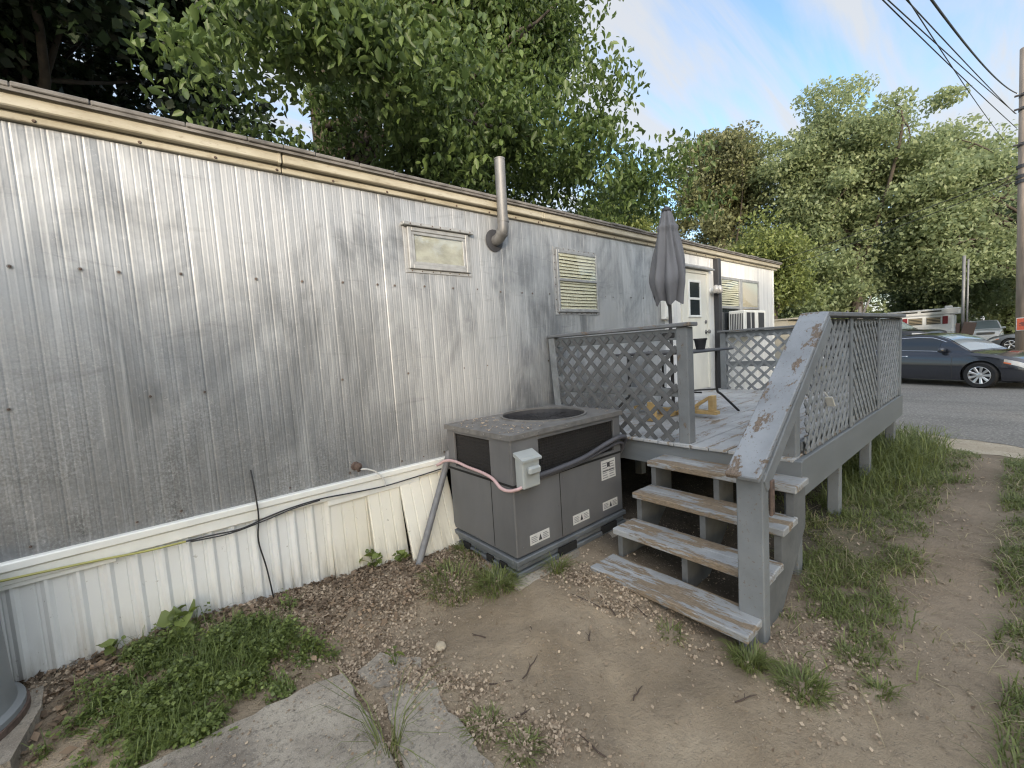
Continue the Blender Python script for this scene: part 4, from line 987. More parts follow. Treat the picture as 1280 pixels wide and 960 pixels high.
# ---------------------------------------------------------------- trees
def leaf_quads(cent, size, droop=0.4, wid=0.5, fold=0.25, upbias=0.6, six=False):
    n = len(cent); r = rng
    d = r.standard_normal((n, 3)); d[:, 2] -= droop*1.2; d /= np.linalg.norm(d, axis=1)[:, None]
    up = r.standard_normal((n, 3)); up[:, 2] += upbias*2; s = np.cross(d, up); s /= (np.linalg.norm(s, axis=1)[:, None]+1e-9); nn = np.cross(s, d)
    L = (size*(0.6+0.8*r.random(n)))[:, None]; W = L*wid*0.5
    base = cent-d*L*0.5; tip = cent+d*L*0.5; mid = cent-d*L*0.05
    a = mid+s*W+nn*W*fold; b = mid-s*W+nn*W*fold
    if six:
        l1 = cent-d*L*0.22+s*W*0.95+nn*W*fold; l2 = cent+d*L*0.16+s*W*0.8+nn*(W*fold-L*0.03); r1 = cent-d*L*0.22-s*W*0.95+nn*W*fold; r2 = cent+d*L*0.16-s*W*0.8+nn*(W*fold-L*0.03)
        tip = tip-nn*L*0.14
        v = np.stack([base, l1, l2, tip, r2, r1], 1).reshape(-1, 3); k = np.arange(n)[:, None]*6
        return v, np.concatenate([k+np.array([[0, 1, 2, 3]]), k+np.array([[0, 3, 4, 5]])], 0)
    v = np.stack([base, a, tip, b], 1).reshape(-1, 3)
    f = np.arange(n*4).reshape(n, 4)
    return v, f
def branch_pts(p0, p1, sag, k=7, wob=0.12):
    p0, p1 = np.array(p0, float), np.array(p1, float); L = np.linalg.norm(p1-p0); o = []
    off = rng.standard_normal(3)*wob*L
    for i in range(k):
        t = i/(k-1); p = p0+(p1-p0)*t+off*math.sin(t*math.pi)*0.6; p[2] += sag*L*math.sin(t*math.pi)
        o.append(p)
    return o
def tree(name, label, base, height, crown_c, crown_r, nclump, nleaf, leafsize, m_leaf, m_bark, trunk_r, clump_r=0.5, droop=0.4, limbs=14, shell=0.55, zcut=None, group=None, wid=0.55, lean=(0, 0), extra=None, keep=None, six=False):
    """trunk with limbs running to leaf clumps spread through an uneven crown"""
    root = thing(name, label, 'tree', base, group); B = np.array(base, float)
    cc = np.array(crown_c, float); cr = np.array(crown_r, float)
    u = rng.standard_normal((nclump, 3)); u /= np.linalg.norm(u, axis=1)[:, None]
    rad = shell+(1-shell)*rng.random(nclump)**0.7; rad *= (0.78+0.30*np.sin(u[:, 0]*4+u[:, 2]*3)*np.cos(u[:, 1]*5+1))
    rad[rng.random(nclump) < 0.25] *= 0.6
    cl = cc+u*rad[:, None]*cr
    if extra is not None: cl = np.concatenate([cl, np.array(extra, float)])
    if zcut is not None: cl[:, 2] = np.maximum(cl[:, 2], zcut+rng.random(len(cl))*0.8)
    if keep is not None: cl = cl[keep(cl)]
    mb = MB(); topz = cc[2]+cr[2]*0.35
    tp = [B+np.array([0, 0, -0.1])]
    for i in range(1, 7):
        t = i/6; tp.append(B+np.array([lean[0]*t+rng.normal(0, trunk_r*0.5), lean[1]*t+rng.normal(0, trunk_r*0.5), (topz-B[2])*t]))
    mb.tube(curve(tp, 3), [trunk_r*(1.25-1.05*i/18) for i in range(19)], 10)
    idx = rng.permutation(len(cl))[:limbs]
    for j in idx:
        t = rng.uniform(0.35, 0.85); k = t*6; a = np.array(tp[int(k)])+(np.array(tp[min(6, int(k)+1)])-np.array(tp[int(k)]))*(k-int(k))
        pts = branch_pts(a, cl[j], 0.08); r0 = trunk_r*(0.55-0.35*t)
        mb.tube(pts, [r0*(1-0.85*i/6) for i in range(7)], 6)
        for q in range(3):
            s0 = pts[3+q]; e = cl[rng.integers(len(cl))]; e = s0+(e-s0)*min(1, 2.2*clump_r/ (np.linalg.norm(e-s0)+1e-6)); mb.tube(branch_pts(s0, e, 0.05, 5), [r0*0.35*(1-0.8*i/4) for i in range(5)], 5)
    mb.build('trunk', m_bark, root, smooth=True)
    per = nleaf//len(cl)
    sc_ = (0.6+0.8*rng.random(len(cl)))*clump_r
    ctr = np.repeat(cl, per, 0); scl = np.repeat(sc_, per)
    w = rng.standard_normal((len(ctr), 3)); w /= np.linalg.norm(w, axis=1)[:, None]
    ctr = ctr+w*(scl*rng.random(len(ctr))**0.45)[:, None]*np.array([1.15, 1.15, 0.75])
    if keep is not None: ctr = ctr[keep(ctr)]
    v, f = leaf_quads(ctr, leafsize, droop, wid, six=six)
    np_mesh('crown', v, f, m_leaf, root)
    return root

def over(c):                    # keep the foliage clear of the roof and the yard in front of it
    x, y, z = c[:, 0], c[:, 1], c[:, 2]
    hole = (np.sin(x*2.1+z*1.3+0.5)*np.cos(y*1.9-z*1.7)+0.6*np.sin(z*3.1-x*2.7+y) > 0.28)
    return (z > 3.35) & ((y > 3.3) | (z > 4.3)) & ~(hole & (x < 3.2+0.5*np.sin(z*2))) & ~(hole & ((z < 5.2) | (x > 8.0)) & (x > 6.5))
ex = []
for i in range(130):            # hanging sprays over the roof and out towards the right
    x = rng.uniform(0.6, 9.6); y = rng.uniform(4.3, 7.5); ex.append((x, y, rng.uniform(3.9, 5.6)+0.15*max(0, 3-x)))
for i in range(9): ex.append((rng.uniform(1.3, 2.6), rng.uniform(4.7, 5.3), rng.uniform(4.75, 5.9)))
tree('tree', 'big broad-leaved tree with drooping branches overhanging the mobile home roof', (3.2, 8.4, 0), 13, (5.6, 7.6, 8.6), (5.4, 3.6, 4.4), 330, 105000, 0.115, M['leaf_near'], M['bark'], 0.24, 0.60, 0.9, 40, 0.35, 4.2, six=True, wid=0.5, extra=ex, keep=over, lean=(-0.6, 0))
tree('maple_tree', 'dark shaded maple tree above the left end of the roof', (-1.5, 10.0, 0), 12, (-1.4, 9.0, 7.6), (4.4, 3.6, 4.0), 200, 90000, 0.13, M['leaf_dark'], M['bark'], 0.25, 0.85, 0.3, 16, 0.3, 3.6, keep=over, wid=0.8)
# trees beyond the road
G = 'trees beyond the road'
tree('tree', 'tall wind-tossed tree rising highest beyond the road', (37, 7.2, -0.2), 19, (37, 8.9, 11.2), (5.0, 6.4, 8.2), 260, 105000, 0.25, M['leaf_mid'], M['bark'], 0.35, 1.15, 0.2, 26, 0.35, 2.2, group=G, extra=[(37+rng.uniform(-3, 2), rng.uniform(6.6, 14), rng.uniform(1.0, 6.0)) for i in range(60)])
tree('tree', 'broad tree beside the utility pole, leaning over the parked vehicles', (42, -0.4, -0.2), 18, (39.5, 3.2, 9.4), (5.0, 3.8, 6.6), 200, 62000, 0.25, M['leaf_mid'], M['bark'], 0.3, 1.1, 0.2, 22, 0.35, 2.6, group=G, extra=[(40+rng.uniform(-1, 3), rng.uniform(0, 6), rng.uniform(4.6, 7.0)) for i in range(40)])
tree('tree', 'thin dark-limbed tree with open crown left of the tall one', (36, 15.5, -0.2), 18, (36, 15.6, 13.2), (4.6, 5.2, 7.0), 150, 44000, 0.25, M['leaf_olive'], M['bark'], 0.25, 1.0, 0.2, 40, 0.45, 3.0, group=G)
tree('tree', 'small rounded yellow green tree showing over the middle of the roof', (30, 20.8, -0.2), 15, (30, 21.2, 10.6), (3.4, 3.9, 4.8), 130, 32000, 0.22, M['leaf_pale'], M['bark'], 0.2, 1.1, 0.2, 12, 0.4, 2.5, group=G)
tree('tree', 'yellow green leafy tree hanging low behind the far end of the mobile home', (26, 8.6, -0.2), 10, (26, 8.9, 5.0), (2.6, 2.6, 3.2), 90, 26000, 0.19, M['leaf_pale'], M['bark'], 0.15, 0.85, 0.3, 10, 0.4, 1.8, group=G)
tree('tree', 'shaded tree filling the gap behind the thin dark-limbed one', (46, 18.0, -0.2), 14, (46, 17.5, 8.0), (4.5, 6.0, 6.0), 140, 36000, 0.30, M['leaf_wood'], M['bark'], 0.25, 1.5, 0.2, 10, 0.3, 1.5, group=G)
tree('tree', 'dense shaded tree directly behind the white camper', (55, 7.0, -0.2), 14, (55, 6.4, 6.6), (4.5, 5.6, 6.0), 160, 42000, 0.32, M['leaf_wood'], M['bark'], 0.3, 1.6, 0.2, 10, 0.3, 1.2, group=G)
tree('tree', 'dense shaded tree behind the white parked car and pole', (56, 0.5, -0.2), 15, (56, 0.4, 7.2), (4.5, 4.6, 6.6), 150, 40000, 0.32, M['leaf_wood'], M['bark'], 0.3, 1.6, 0.2, 10, 0.3, 1.4, group=G)
tree('tree', 'low green tree behind the snag and lattice railing', (44, 12.0, -0.2), 10, (44, 11.6, 5.2), (3.6, 4.4, 4.6), 120, 34000, 0.28, M['leaf_wood'], M['bark'], 0.2, 1.3, 0.2, 10, 0.3, 1.0, group=G)
tree('tree', 'tall dark tree behind the white camper roof, between the tall tree and the pole', (50, 4.0, -0.2), 16, (50, 4.2, 7.5), (4.0, 5.0, 7.0), 150, 42000, 0.30, M['leaf_wood'], M['bark'], 0.3, 1.5, 0.2, 10, 0.25, 1.0, group=G)
tree('tree', 'dark tree at the edge of the woods behind the utility pole', (46, -3.0, -0.2), 14, (46, -2.6, 6.6), (4.0, 4.0, 6.4), 120, 32000, 0.30, M['leaf_wood'], M['bark'], 0.3, 1.5, 0.2, 10, 0.25, 1.0, group=G)
tree('tree', 'leafy tree standing behind the beige house roof', (50, 22.0, -0.2), 14, (50, 24.0, 7.5), (4.0, 7.0, 7.0), 150, 36000, 0.32, M['leaf_wood'], M['bark'], 0.3, 1.6, 0.2, 10, 0.25, 1.0, group=G)
tk2 = thing('dead_snag', 'bare broken dead trunk forking above the lattice railing', 'tree', (20, 3.9, -0.16))
mb = MB(); mb.tube(branch_pts((20, 3.9, -0.2), (20, 3.75, 2.4), 0, 6, 0.03), [0.12, 0.11, 0.10, 0.09, 0.07, 0.04], 8); mb.tube(branch_pts((20, 3.85, 1.2), (20.1, 4.15, 2.3), 0, 5, 0.03), [0.07, 0.06, 0.05, 0.04, 0.02], 6); mb.tube(branch_pts((20, 3.82, 1.6), (20.1, 3.45, 2.75), 0, 5, 0.03), [0.06, 0.05, 0.04, 0.03, 0.015], 6); mb.build('trunk', M['bark_pale'], tk2, smooth=True)
cl = np.array([(rng.uniform(52, 60), rng.uniform(-8, 30), 0) for i in range(260)]); cl[:, 2] = rng.random(len(cl))*3.6; ctr = np.repeat(cl, 90, 0); w = rng.standard_normal(ctr.shape); ctr = ctr+w*0.55; ctr[:, 2] = np.maximum(ctr[:, 2], -0.1)
v, f = leaf_quads(ctr, 0.34, 0.2, 0.7); tag(np_mesh('undergrowth', v, f, M['leaf_wood'], origin=(56, 8, -0.16)), 'dark undergrowth filling the edge of the woods', 'undergrowth', kind='stuff')
# wood behind the photographer: it shades the yard and shows in the aluminium
def row_of_wood():
    cl = []
    for i in range(400):
        x = rng.uniform(-24, 40); top = 5.4+1.0*math.sin(x*0.9)+0.7*math.sin(x*2.3+1); cl.append((x, rng.uniform(-11.5, -8.5), rng.uniform(0.4, 1.0)**0.8*top))
    cl = np.array(cl); ctr = np.repeat(cl, 90, 0); w = rng.standard_normal(ctr.shape); w /= np.linalg.norm(w, axis=1)[:, None]
    ctr = ctr+w*(0.95*rng.random(len(ctr))**0.4)[:, None]; ctr[:, 2] = np.maximum(ctr[:, 2], 0.05)
    v, f = leaf_quads(ctr, 0.45, 0.2, 0.8); o = np_mesh('treeline', v, f, M['leaf_wood'], origin=(-3, -10, 0)); tag(o, 'row of dense green trees along the open side of the yard', 'trees', kind='stuff')
row_of_wood()

# ---------------------------------------------------------------- vehicles
def lerp_pts(pts, x):
    return float(np.interp(x, [p[0] for p in pts], [p[1] for p in pts]))
def spline_pts(pts, x):
    xs = [p[0] for p in pts]; ys_ = [p[1] for p in pts]
    return 0.5*float(np.interp(x, xs, ys_))+0.25*float(np.interp(x-0.06, xs, ys_))+0.25*float(np.interp(x+0.06, xs, ys_))
def make_car(name, label, loc, rotz, P, paint, group=None, cat='car'):
    """nose at +x in the car's own frame"""
    root = thing(name, label, cat, (0, 0, 0), group)
    L, W, ax, wr = P['L']/2, P['W']/2, P['ax'], P['wr']
    st_ = sorted(set([round(-L+2*L*i/120, 4) for i in range(121)]+[round(a+s*(wr+0.05)*math.cos(k*math.pi/24), 4) for a in ax for s in (1,) for k in range(25)]))
    def zt(u): return spline_pts(P['top'], u)
    def zb(u):
        z = lerp_pts(P['bot'], u)
        for a in ax:
            q = (wr+0.05)**2-(u-a)**2
            if q > 0: z = max(z, wr+math.sqrt(q))
        return z
    def hw(u): return W*(1-0.30*(abs(u)/L)**7-0.05*(abs(u)/L)**2)
    sh = [(0, 0.955), (0.12, 0.985), (0.45, 1.0), (0.62, 0.995), (0.72, 0.985), (0.9, 0.96), (1.0, 0.90)]
    ts = [0, 0.06, 0.15, 0.3, 0.45, 0.6, 0.7, 0.8, 0.9, 0.96, 1.0]; ss = [0.8, 0.5, 0.2, -0.2, -0.5, -0.8]
    rows = []
    for u in st_:
        a, b = zb(u), zt(u); b = max(b, a+0.02); w = hw(u); row = []
        for t in ts: row.append((u, w*lerp_pts(sh, max(0, (a+(b-a)*t-0.2))/max(0.1, b-0.2)), a+(b-a)*t))
        we = w*0.90
        for s in ss: row.append((u, we*s, b+0.03*(1-s*s)))
        for t in ts[::-1]: row.append((u, -w*lerp_pts(sh, max(0, (a+(b-a)*t-0.2))/max(0.1, b-0.2)), a+(b-a)*t))
        rows.append(row)
    mb = MB(); mb.grid(rows); n = len(rows[0]); mb.add(rows[0], [tuple(range(n))]); mb.add(rows[-1], [tuple(range(n))])
    body = mb.build('body', paint, root, smooth=True); autosmooth(body, 32)
    # cabin
    rf = P['roof']; u0, u1 = rf[0][0], rf[-1][0]; us = [u0+(u1-u0)*i/60 for i in range(61)]
    wb, wt = W*P.get('cb', 0.90), W*P.get('ct', 0.70)
    def zr(u): return max(spline_pts(rf, u), zt(u)+0.01)
    zmax = max(p[1] for p in rf)
    def S(u, t, sgn, off=0.0):
        a, b = zt(u)-0.02, zr(u); z = a+(b-a)*t; q = (z-a)/max(0.05, zmax-a)
        w = wb+(wt-wb)*q**1.15; w = min(w, hw(u)*0.93)
        return Vector((u, sgn*(w+off), z))
    def T(u, s, off=0.0):
        e = S(u, 1, 1); return Vector((u, e.y*s, e.z+0.035*(1-s*s)*min(1, (zr(u)-zt(u))*4)+off))
    rows = []
    for u in us:
        rows.append([S(u, t, 1) for t in (0, 0.3, 0.6, 0.85, 1)]+[T(u, s) for s in (0.8, 0.4, 0, -0.4, -0.8)]+[S(u, t, -1) for t in (1, 0.85, 0.6, 0.3, 0)])
    mb = MB(); mb.grid(rows); cab = mb.build('cabin', paint, root, smooth=True); autosmooth(cab, 40)
    for sgn in (1, -1):
        for (a, b) in P['side']:
            mb = MB(); r_ = []
            for i in range(17):
                u = a+(b-a)*i/16; lo_t = 0.14; h = zr(u)-zt(u)
                top_t = max(lo_t+0.01, 1-0.085/max(0.09, h))
                r_.append([S(u, lo_t+(top_t-lo_t)*k/4, sgn, 0.006) for k in range(5)])
            mb.grid(r_); mb.build('side_window', M['glass'], root, smooth=True)
        mb = MB(); pts = [S(u, max(0.15, 1-0.07/max(0.075, zr(u)-zt(u))), sgn, 0.008) for u in [P['side'][0][0]+(P['side'][-1][1]+0.12-P['side'][0][0])*i/24 for i in range(25)]]
        mb.tube(pts, 0.012, 6); pts = [S(u, 0.12, sgn, 0.008) for u in [P['side'][0][0]+(P['side'][-1][1]-P['side'][0][0])*i/10 for i in range(11)]]; mb.tube(pts, 0.009, 6)
        mb.build('window_trim', M['chrome'] if P.get('chrome') else M['black'], root)
        um_ = P['mirror']; q = S(um_, 0.16, sgn)
        mb = MB(); mb.lathe([(0.02, -0.11), (0.06, -0.09), (0.075, 0), (0.065, 0.08), (0.02, 0.10)], (q.x, q.y+sgn*0.11, q.z+0.03), 12, 'y'); mb.box((q.x-0.02, q.y+(0 if sgn > 0 else -0.06), q.z-0.01), (q.x+0.02, q.y+(0.06 if sgn > 0 else 0), q.z+0.02)); mb.build('mirror', paint, root, smooth=True)
        for u in P['gaps']:
            mb = MB(); pts = []
            for k in range(9):
                z = 0.24+(zt(u)-0.03-0.24)*k/8; pts.append((u, sgn*(hw(u)*lerp_pts(sh, (z-0.2)/max(0.1, zt(u)-0.2))+0.0015), z))
            mb.tube(pts, 0.0035, 4); mb.build('door_gap', M['black'], root)
        for u in P['handles']:
            z = zt(u)-0.12; y = hw(u)*lerp_pts(sh, (z-0.2)/(zt(u)-0.2))
            mb = MB(); mb.tube([(u-0.09, sgn*(y+0.004), z), (u-0.07, sgn*(y+0.025), z), (u+0.07, sgn*(y+0.025), z), (u+0.09, sgn*(y+0.004), z)], 0.011, 6); mb.build('door_handle', M['chrome'] if P.get('chrome') else paint, root)
        # headlamp wraps the corner
        rows = []
        for i in range(9):
            u = L-0.55+(0.50)*i/8; rows.append([(u, sgn*(hw(u)*lerp_pts(sh, min(1, max(0, (z-0.2)/(zt(u)-0.2))))+0.006), z) for z in [zt(u)-0.20+0.03*(8-i)/8+k*(0.12-0.02*(8-i)/8)/3 for k in range(4)]])
        mb = MB(); mb.grid(rows); mb.mat(1); mb.add([Vector(p)+Vector((0, sgn*0.002, 0)) for r_ in rows[:3] for p in r_[0:2]], [(0, 1, 3, 2), (2, 3, 5, 4)]); mb.build('headlight', [M['lamp'], M['amber']], root)
        for a in ax:
            yc = sgn*(W*0.985-0.10)
            mb = MB(); mb.lathe([(wr*0.66, -0.10), (wr*0.93, -0.105), (wr, -0.07), (wr, 0.07), (wr*0.93, 0.105), (wr*0.66, 0.10)], (a, yc, wr), 36, 'y', cap=False)
            wh = mb.build('wheel', M['tyre'], root, smooth=True); autosmooth(wh, 40)
            mb = MB(); mb.lathe([(wr*0.70, sgn*0.098), (wr*0.64, sgn*0.105), (wr*0.62, sgn*0.06)], (a, yc, wr), 36, 'y', cap=False)
            for k in range(P.get('spokes', 9)):
                t = 2*math.pi*k/P.get('spokes', 9); c_, s_ = math.cos(t), math.sin(t); tt = Vector((-s_, 0, c_))
                A = Vector((a+c_*wr*0.10, yc+sgn*0.075, wr+s_*wr*0.10)); Bp = Vector((a+c_*wr*0.66, yc+sgn*0.098, wr+s_*wr*0.66)); o_ = Vector((0, sgn*0.012, 0))
                mb.add([A+tt*0.022, A-tt*0.022, Bp-tt*0.036, Bp+tt*0.036, A+tt*0.012+o_, A-tt*0.012+o_, Bp-tt*0.022+o_, Bp+tt*0.022+o_], [(4, 5, 6, 7), (0, 4, 7, 3), (1, 2, 6, 5)])
            mb.lathe([(wr*0.17, sgn*0.07), (wr*0.17, sgn*0.098), (wr*0.1, sgn*0.104)], (a, yc, wr), 16, 'y'); mb.build('rim', M['alloy'], wh)
            mb = MB(); mb.lathe([(wr*0.62, sgn*0.055), (0.01, sgn*0.05)], (a, yc, wr), 24, 'y', cap=False); mb.build('hub', M['black'], wh)
    mb = MB()                   # dark wheel wells and underside
    mb.box((-L+0.25, -W*0.80, 0.17), (L-0.25, W*0.80, 0.30)); 
    for a in ax: mb.box((a-wr-0.06, -W*0.88, 0.30), (a+wr+0.06, W*0.88, min(wr*2+0.06, zt(a)-0.06)))
    mb.build('underbody', M['dark'], root)
    for nm, (a, b) in (('windshield', P['ws']), ('rear_window', P['rw'])):
        mb = MB(); r_ = []
        for i in range(13):
            u = a+(b-a)*i/12; r_.append([T(u, s, 0.006)+Vector(((0.006 if nm == 'windshield' else -0.006), 0, 0)) for s in (0.9, 0.6, 0.3, 0, -0.3, -0.6, -0.9)])
        mb.grid(r_); mb.build(nm, M['glass_light'] if nm == 'windshield' else M['glass'], root, smooth=True)
    mb = MB(); z = P.get('grille', 0.5)
    for i in range(5): mb.box((L-0.035, -W*0.45, z+i*0.035), (L+0.012, W*0.45, z+0.018+i*0.035))
    mb.build('grille', M['black'], root)
    mb = MB(); mb.box((L-0.02, -W*0.62, 0.28), (L+0.008, W*0.62, 0.36)); mb.build('lower_intake', M['black'], root)
    root.location = loc; root.rotation_euler = (0, 0, rotz)
    return root
tg = NT('sky_lit_windshield'); tg.set(Base_Color=(0.22, 0.27, 0.30), Roughness=0.08, Specular_IOR_Level=0.9, Coat_Weight=1.0); M['glass_light'] = tg.m
SEDAN = dict(L=4.74, W=1.84, ax=(1.40, -1.34), wr=0.335, chrome=True, cb=0.88, ct=0.66, grille=0.46, spokes=9,
    top=[(-2.37, 0.70), (-2.30, 0.93), (-1.75, 1.0), (-1.0, 0.985), (0.0, 0.945), (0.95, 0.925), (1.15, 0.93), (1.6, 0.875), (2.05, 0.77), (2.28, 0.65), (2.37, 0.52)],
    bot=[(-2.37, 0.36), (-2.2, 0.24), (-1.0, 0.19), (1.0, 0.19), (2.2, 0.20), (2.37, 0.27)],
    roof=[(-1.95, 1.0), (-1.55, 1.16), (-1.05, 1.345), (-0.55, 1.425), (-0.05, 1.445), (0.3, 1.42), (0.62, 1.30), (1.18, 0.93)],
    side=[(-1.35, -0.62), (-0.56, -0.46), (-0.40, 0.50)], mirror=0.62, gaps=(-1.25, -0.50, 0.83), handles=(-0.95, -0.28), ws=(0.40, 1.12), rw=(-1.85, -1.15))
make_car('parked_car', 'dark grey sedan parked across the road beyond the deck railing', (17.75, 1.56, -0.148), R(-113), SEDAN, M['carpaint'])
SUV = dict(L=4.8, W=1.94, ax=(1.45, -1.45), wr=0.38, cb=0.92, ct=0.74, grille=0.78, spokes=5,
    top=[(-2.4, 0.9), (-2.3, 1.10), (0.9, 1.12), (1.2, 1.12), (2.05, 1.06), (2.3, 0.98), (2.4, 0.6)], bot=[(-2.4, 0.4), (-2.2, 0.3), (2.2, 0.28), (2.4, 0.34)],
    roof=[(-2.3, 1.1), (-2.0, 1.6), (-1.5, 1.74), (0.2, 1.76), (0.5, 1.70), (1.25, 1.12)], side=[(-1.85, -1.2), (-1.12, -0.2), (-0.12, 0.6)], mirror=0.75, gaps=(-1.1, -0.15, 0.85), handles=(-0.8, 0.1), ws=(0.5, 1.2), rw=(-2.25, -1.9))
make_car('parked_car', 'white sport utility car facing the road between the pole pair and the grey car', (47.5, 1.72, -0.16), R(180+6), SUV, M['carwhite'])
make_car('parked_car', 'mid grey car half hidden behind the wooden utility pole', (37.5, -1.15, -0.16), R(90), dict(SEDAN, chrome=False, spokes=5), M['cargrey'])
offroad = make_car('parked_car', 'black off-road car showing above the sedan roof beside the railing', (29.0, 5.0, -0.16), R(-108), dict(SUV, top=[(a, b+(0.16 if b > 0.7 else 0)) for a, b in SUV['top']], roof=[(a, b+0.16) for a, b in SUV['roof']]), M['carblack'])

offroad.scale = (1.2, 1.2, 1.2)

# camper
rv = thing('camper_trailer', 'white camper trailer with red shutters behind the parked cars', 'camper', (46.5, 5.4, -0.16))
cx0 = 45.3
def rvbox(mb, y0, y1, z0, z1, x0=cx0, x1=47.4, bev=0.12): mb.box((x0, y0, z0), (x1, y1, z1), bev)
mb = MB(); rvbox(mb, 3.05, 8.6, 0.35, 2.25); mb.box((cx0-0.05, 3.02, 0.95), (47.4, 8.62, 1.05), 0.02); mb.build('body', M['rvwhite'], rv)
mb = MB(); rvbox(mb, 2.75, 8.6, 2.24, 2.72, cx0-0.06, 47.4, 0.08); mb.build('roof', M['rvwhite'], rv)
mb = MB(); mb.box((cx0-0.075, 3.7, 2.48), (cx0-0.055, 4.8, 2.58)); mb.box((cx0-0.075, 5.0, 2.48), (cx0-0.055, 6.2, 2.58)); mb.build('slot_window', M['black'], rv)
for y0 in (3.72, 4.72):
    mb = MB(); mb.box((cx0-0.02, y0, 1.55), (cx0+0.01, y0+0.80, 2.10), 0.01)
    wv = mb.build('window', M['winframe'], rv); mb = MB(); mb.box((cx0-0.026, y0+0.04, 1.59), (cx0-0.021, y0+0.76, 2.06)); mb.build('pane', M['glass'], wv)
    mb = MB()
    for i in range(4): mb.box((cx0-0.034, y0+0.04, 1.66+i*0.11), (cx0-0.027, y0+0.76, 1.70+i*0.11))
    mb.build('louvre', M['curtain_tan'], wv)
for y0 in (3.36, 5.58): mb = MB(); mb.box((cx0-0.04, y0, 1.55), (cx0-0.001, y0+0.28, 2.12), 0.01); mb.build('shutter', M['shutter'], rv)
mb = MB(); mb.box((cx0+0.5, 2.742, 2.0), (cx0+1.5, 2.76, 2.25)); mb.build('end_window', M['glass'], rv) if False else None
mb = MB(); mb.box((46.0, 3.2, 2.72), (46.5, 3.6, 2.90), 0.04); mb.build('roof_vent', M['rvwhite'], rv)
for y in (5.4, 6.3): mb = MB(); mb.lathe([(0.2, -0.1), (0.34, -0.1), (0.34, 0.1), (0.2, 0.1)], (cx0+0.12, y, 0.34), 20, 'x'); mb.build('wheel', M['tyre'], rv)
mb = MB(); mb.box((cx0+0.3, 2.1, 0.28), (46.6, 3.2, 0.38)); mb.box((cx0+0.2, 3.2, 0.2), (47.2, 8.4, 0.36)); mb.build('chassis', M['dark'], rv)
# quad bike
qd = thing('quad_bike', 'small dark quad bike parked in front of the white camper', 'quad bike', (33.0, 3.05, -0.16))
for y in (2.55, 3.55):
    for x in (32.6, 33.3):
        mb = MB(); mb.lathe([(0.12, -0.1), (0.25, -0.11), (0.29, -0.05), (0.29, 0.05), (0.25, 0.11), (0.12, 0.1)], (x, y, 0.12), 18, 'x'); w_ = mb.build('wheel', M['tyre'], qd, smooth=True)
        mb = MB(); mb.lathe([(0.12, -0.105), (0.04, -0.11)], (x, y, 0.12), 14, 'x'); mb.build('rim', M['alloy'], w_)
mb = MB(); mb.box((32.75, 2.4, 0.25), (33.15, 3.7, 0.55), 0.08); mb.box((32.55, 2.3, 0.42), (33.35, 2.85, 0.56), 0.05); mb.box((32.55, 3.25, 0.42), (33.35, 3.85, 0.56), 0.05); mb.build('body', M['carblack'], qd)
mb = MB(); mb.box((32.8, 3.0, 0.55), (33.1, 3.75, 0.72), 0.06); mb.build('seat', M['black'], qd)
mb = MB(); mb.tube([(32.95, 2.75, 0.5), (32.95, 2.85, 0.88)], 0.03); mb.tube([(32.55, 2.95, 0.92), (32.95, 2.85, 0.88), (33.35, 2.95, 0.92)], 0.02); mb.build('handlebar', M['galv'], qd)
# beige house beyond
bh = thing('beige_house', 'beige sided house just visible past the far corner of the mobile home', 'house', (25, 8.6, -0.16))
mb = MB(); mb.box((24, 7.3, -0.2), (30, 13, 2.25)); mb.build('wall', M['beige'], bh)
mb = MB(); mb.prism([(23.9, 2.25), (30.1, 2.25), (30.1, 2.30), (27, 2.42), (23.9, 2.30)], 7.05, 13.2, 'xz'); mb.build('roof', M['beige'], bh)

# ---------------------------------------------------------------- poles and wires
up = thing('utility_pole', 'tall weathered wooden utility pole at the roadside', 'utility pole', (21, -0.12, -0.16))
mb = MB(); mb.tube([(21, -0.16, -0.3), (21, -0.09, 5), (21, -0.02, 9.72)], [0.20, 0.185, 0.165], 18); mb.build('pole', M['polewood'], up, smooth=True) 
for z, r in ((8.35, 0.185), (7.95, 0.185), (6.9, 0.19), (6.25, 0.195), (5.95, 0.20), (5.80, 0.20)):
    mb = MB(); mb.tube([(21, -0.05, z-0.05), (21, -0.05, z+0.05)], r, 16)
    if z > 6.5: mb.tube([(20.85, -0.05, z), (20.85, 0.22, z)], 0.03, 6)
    mb.build('pole_band', M['darkgrey'], up)
mb = MB(); mb.box((20.775, -0.26, 1.22), (20.79, 0.04, 1.62), 0.003); sg = mb.build('sign', M['sticker'], up)
mb = MB(); mb.box((20.770, -0.245, 1.24), (20.774, 0.025, 1.60)); mb.build('sign_face', M['signred'], sg)
mb = MB()
for i in range(4): mb.box((20.766, -0.2, 1.36+i*0.035), (20.769, -0.02-0.03*(i % 2), 1.377+i*0.035))
mb.build('lettering', M['ink'], sg)
def wire(p0, p1, sag, r, label):
    pts = [Vector(p0)+(Vector(p1)-Vector(p0))*t+Vector((0, 0, -sag*4*t*(1-t))) for t in [i/24 for i in range(25)]]
    mb = MB(); mb.tube(pts, r, 6); o = mb.build('wire', M['black'], origin=p0, smooth=True); tag(o, label, 'wire', 'overhead wires at the utility pole')
    return o
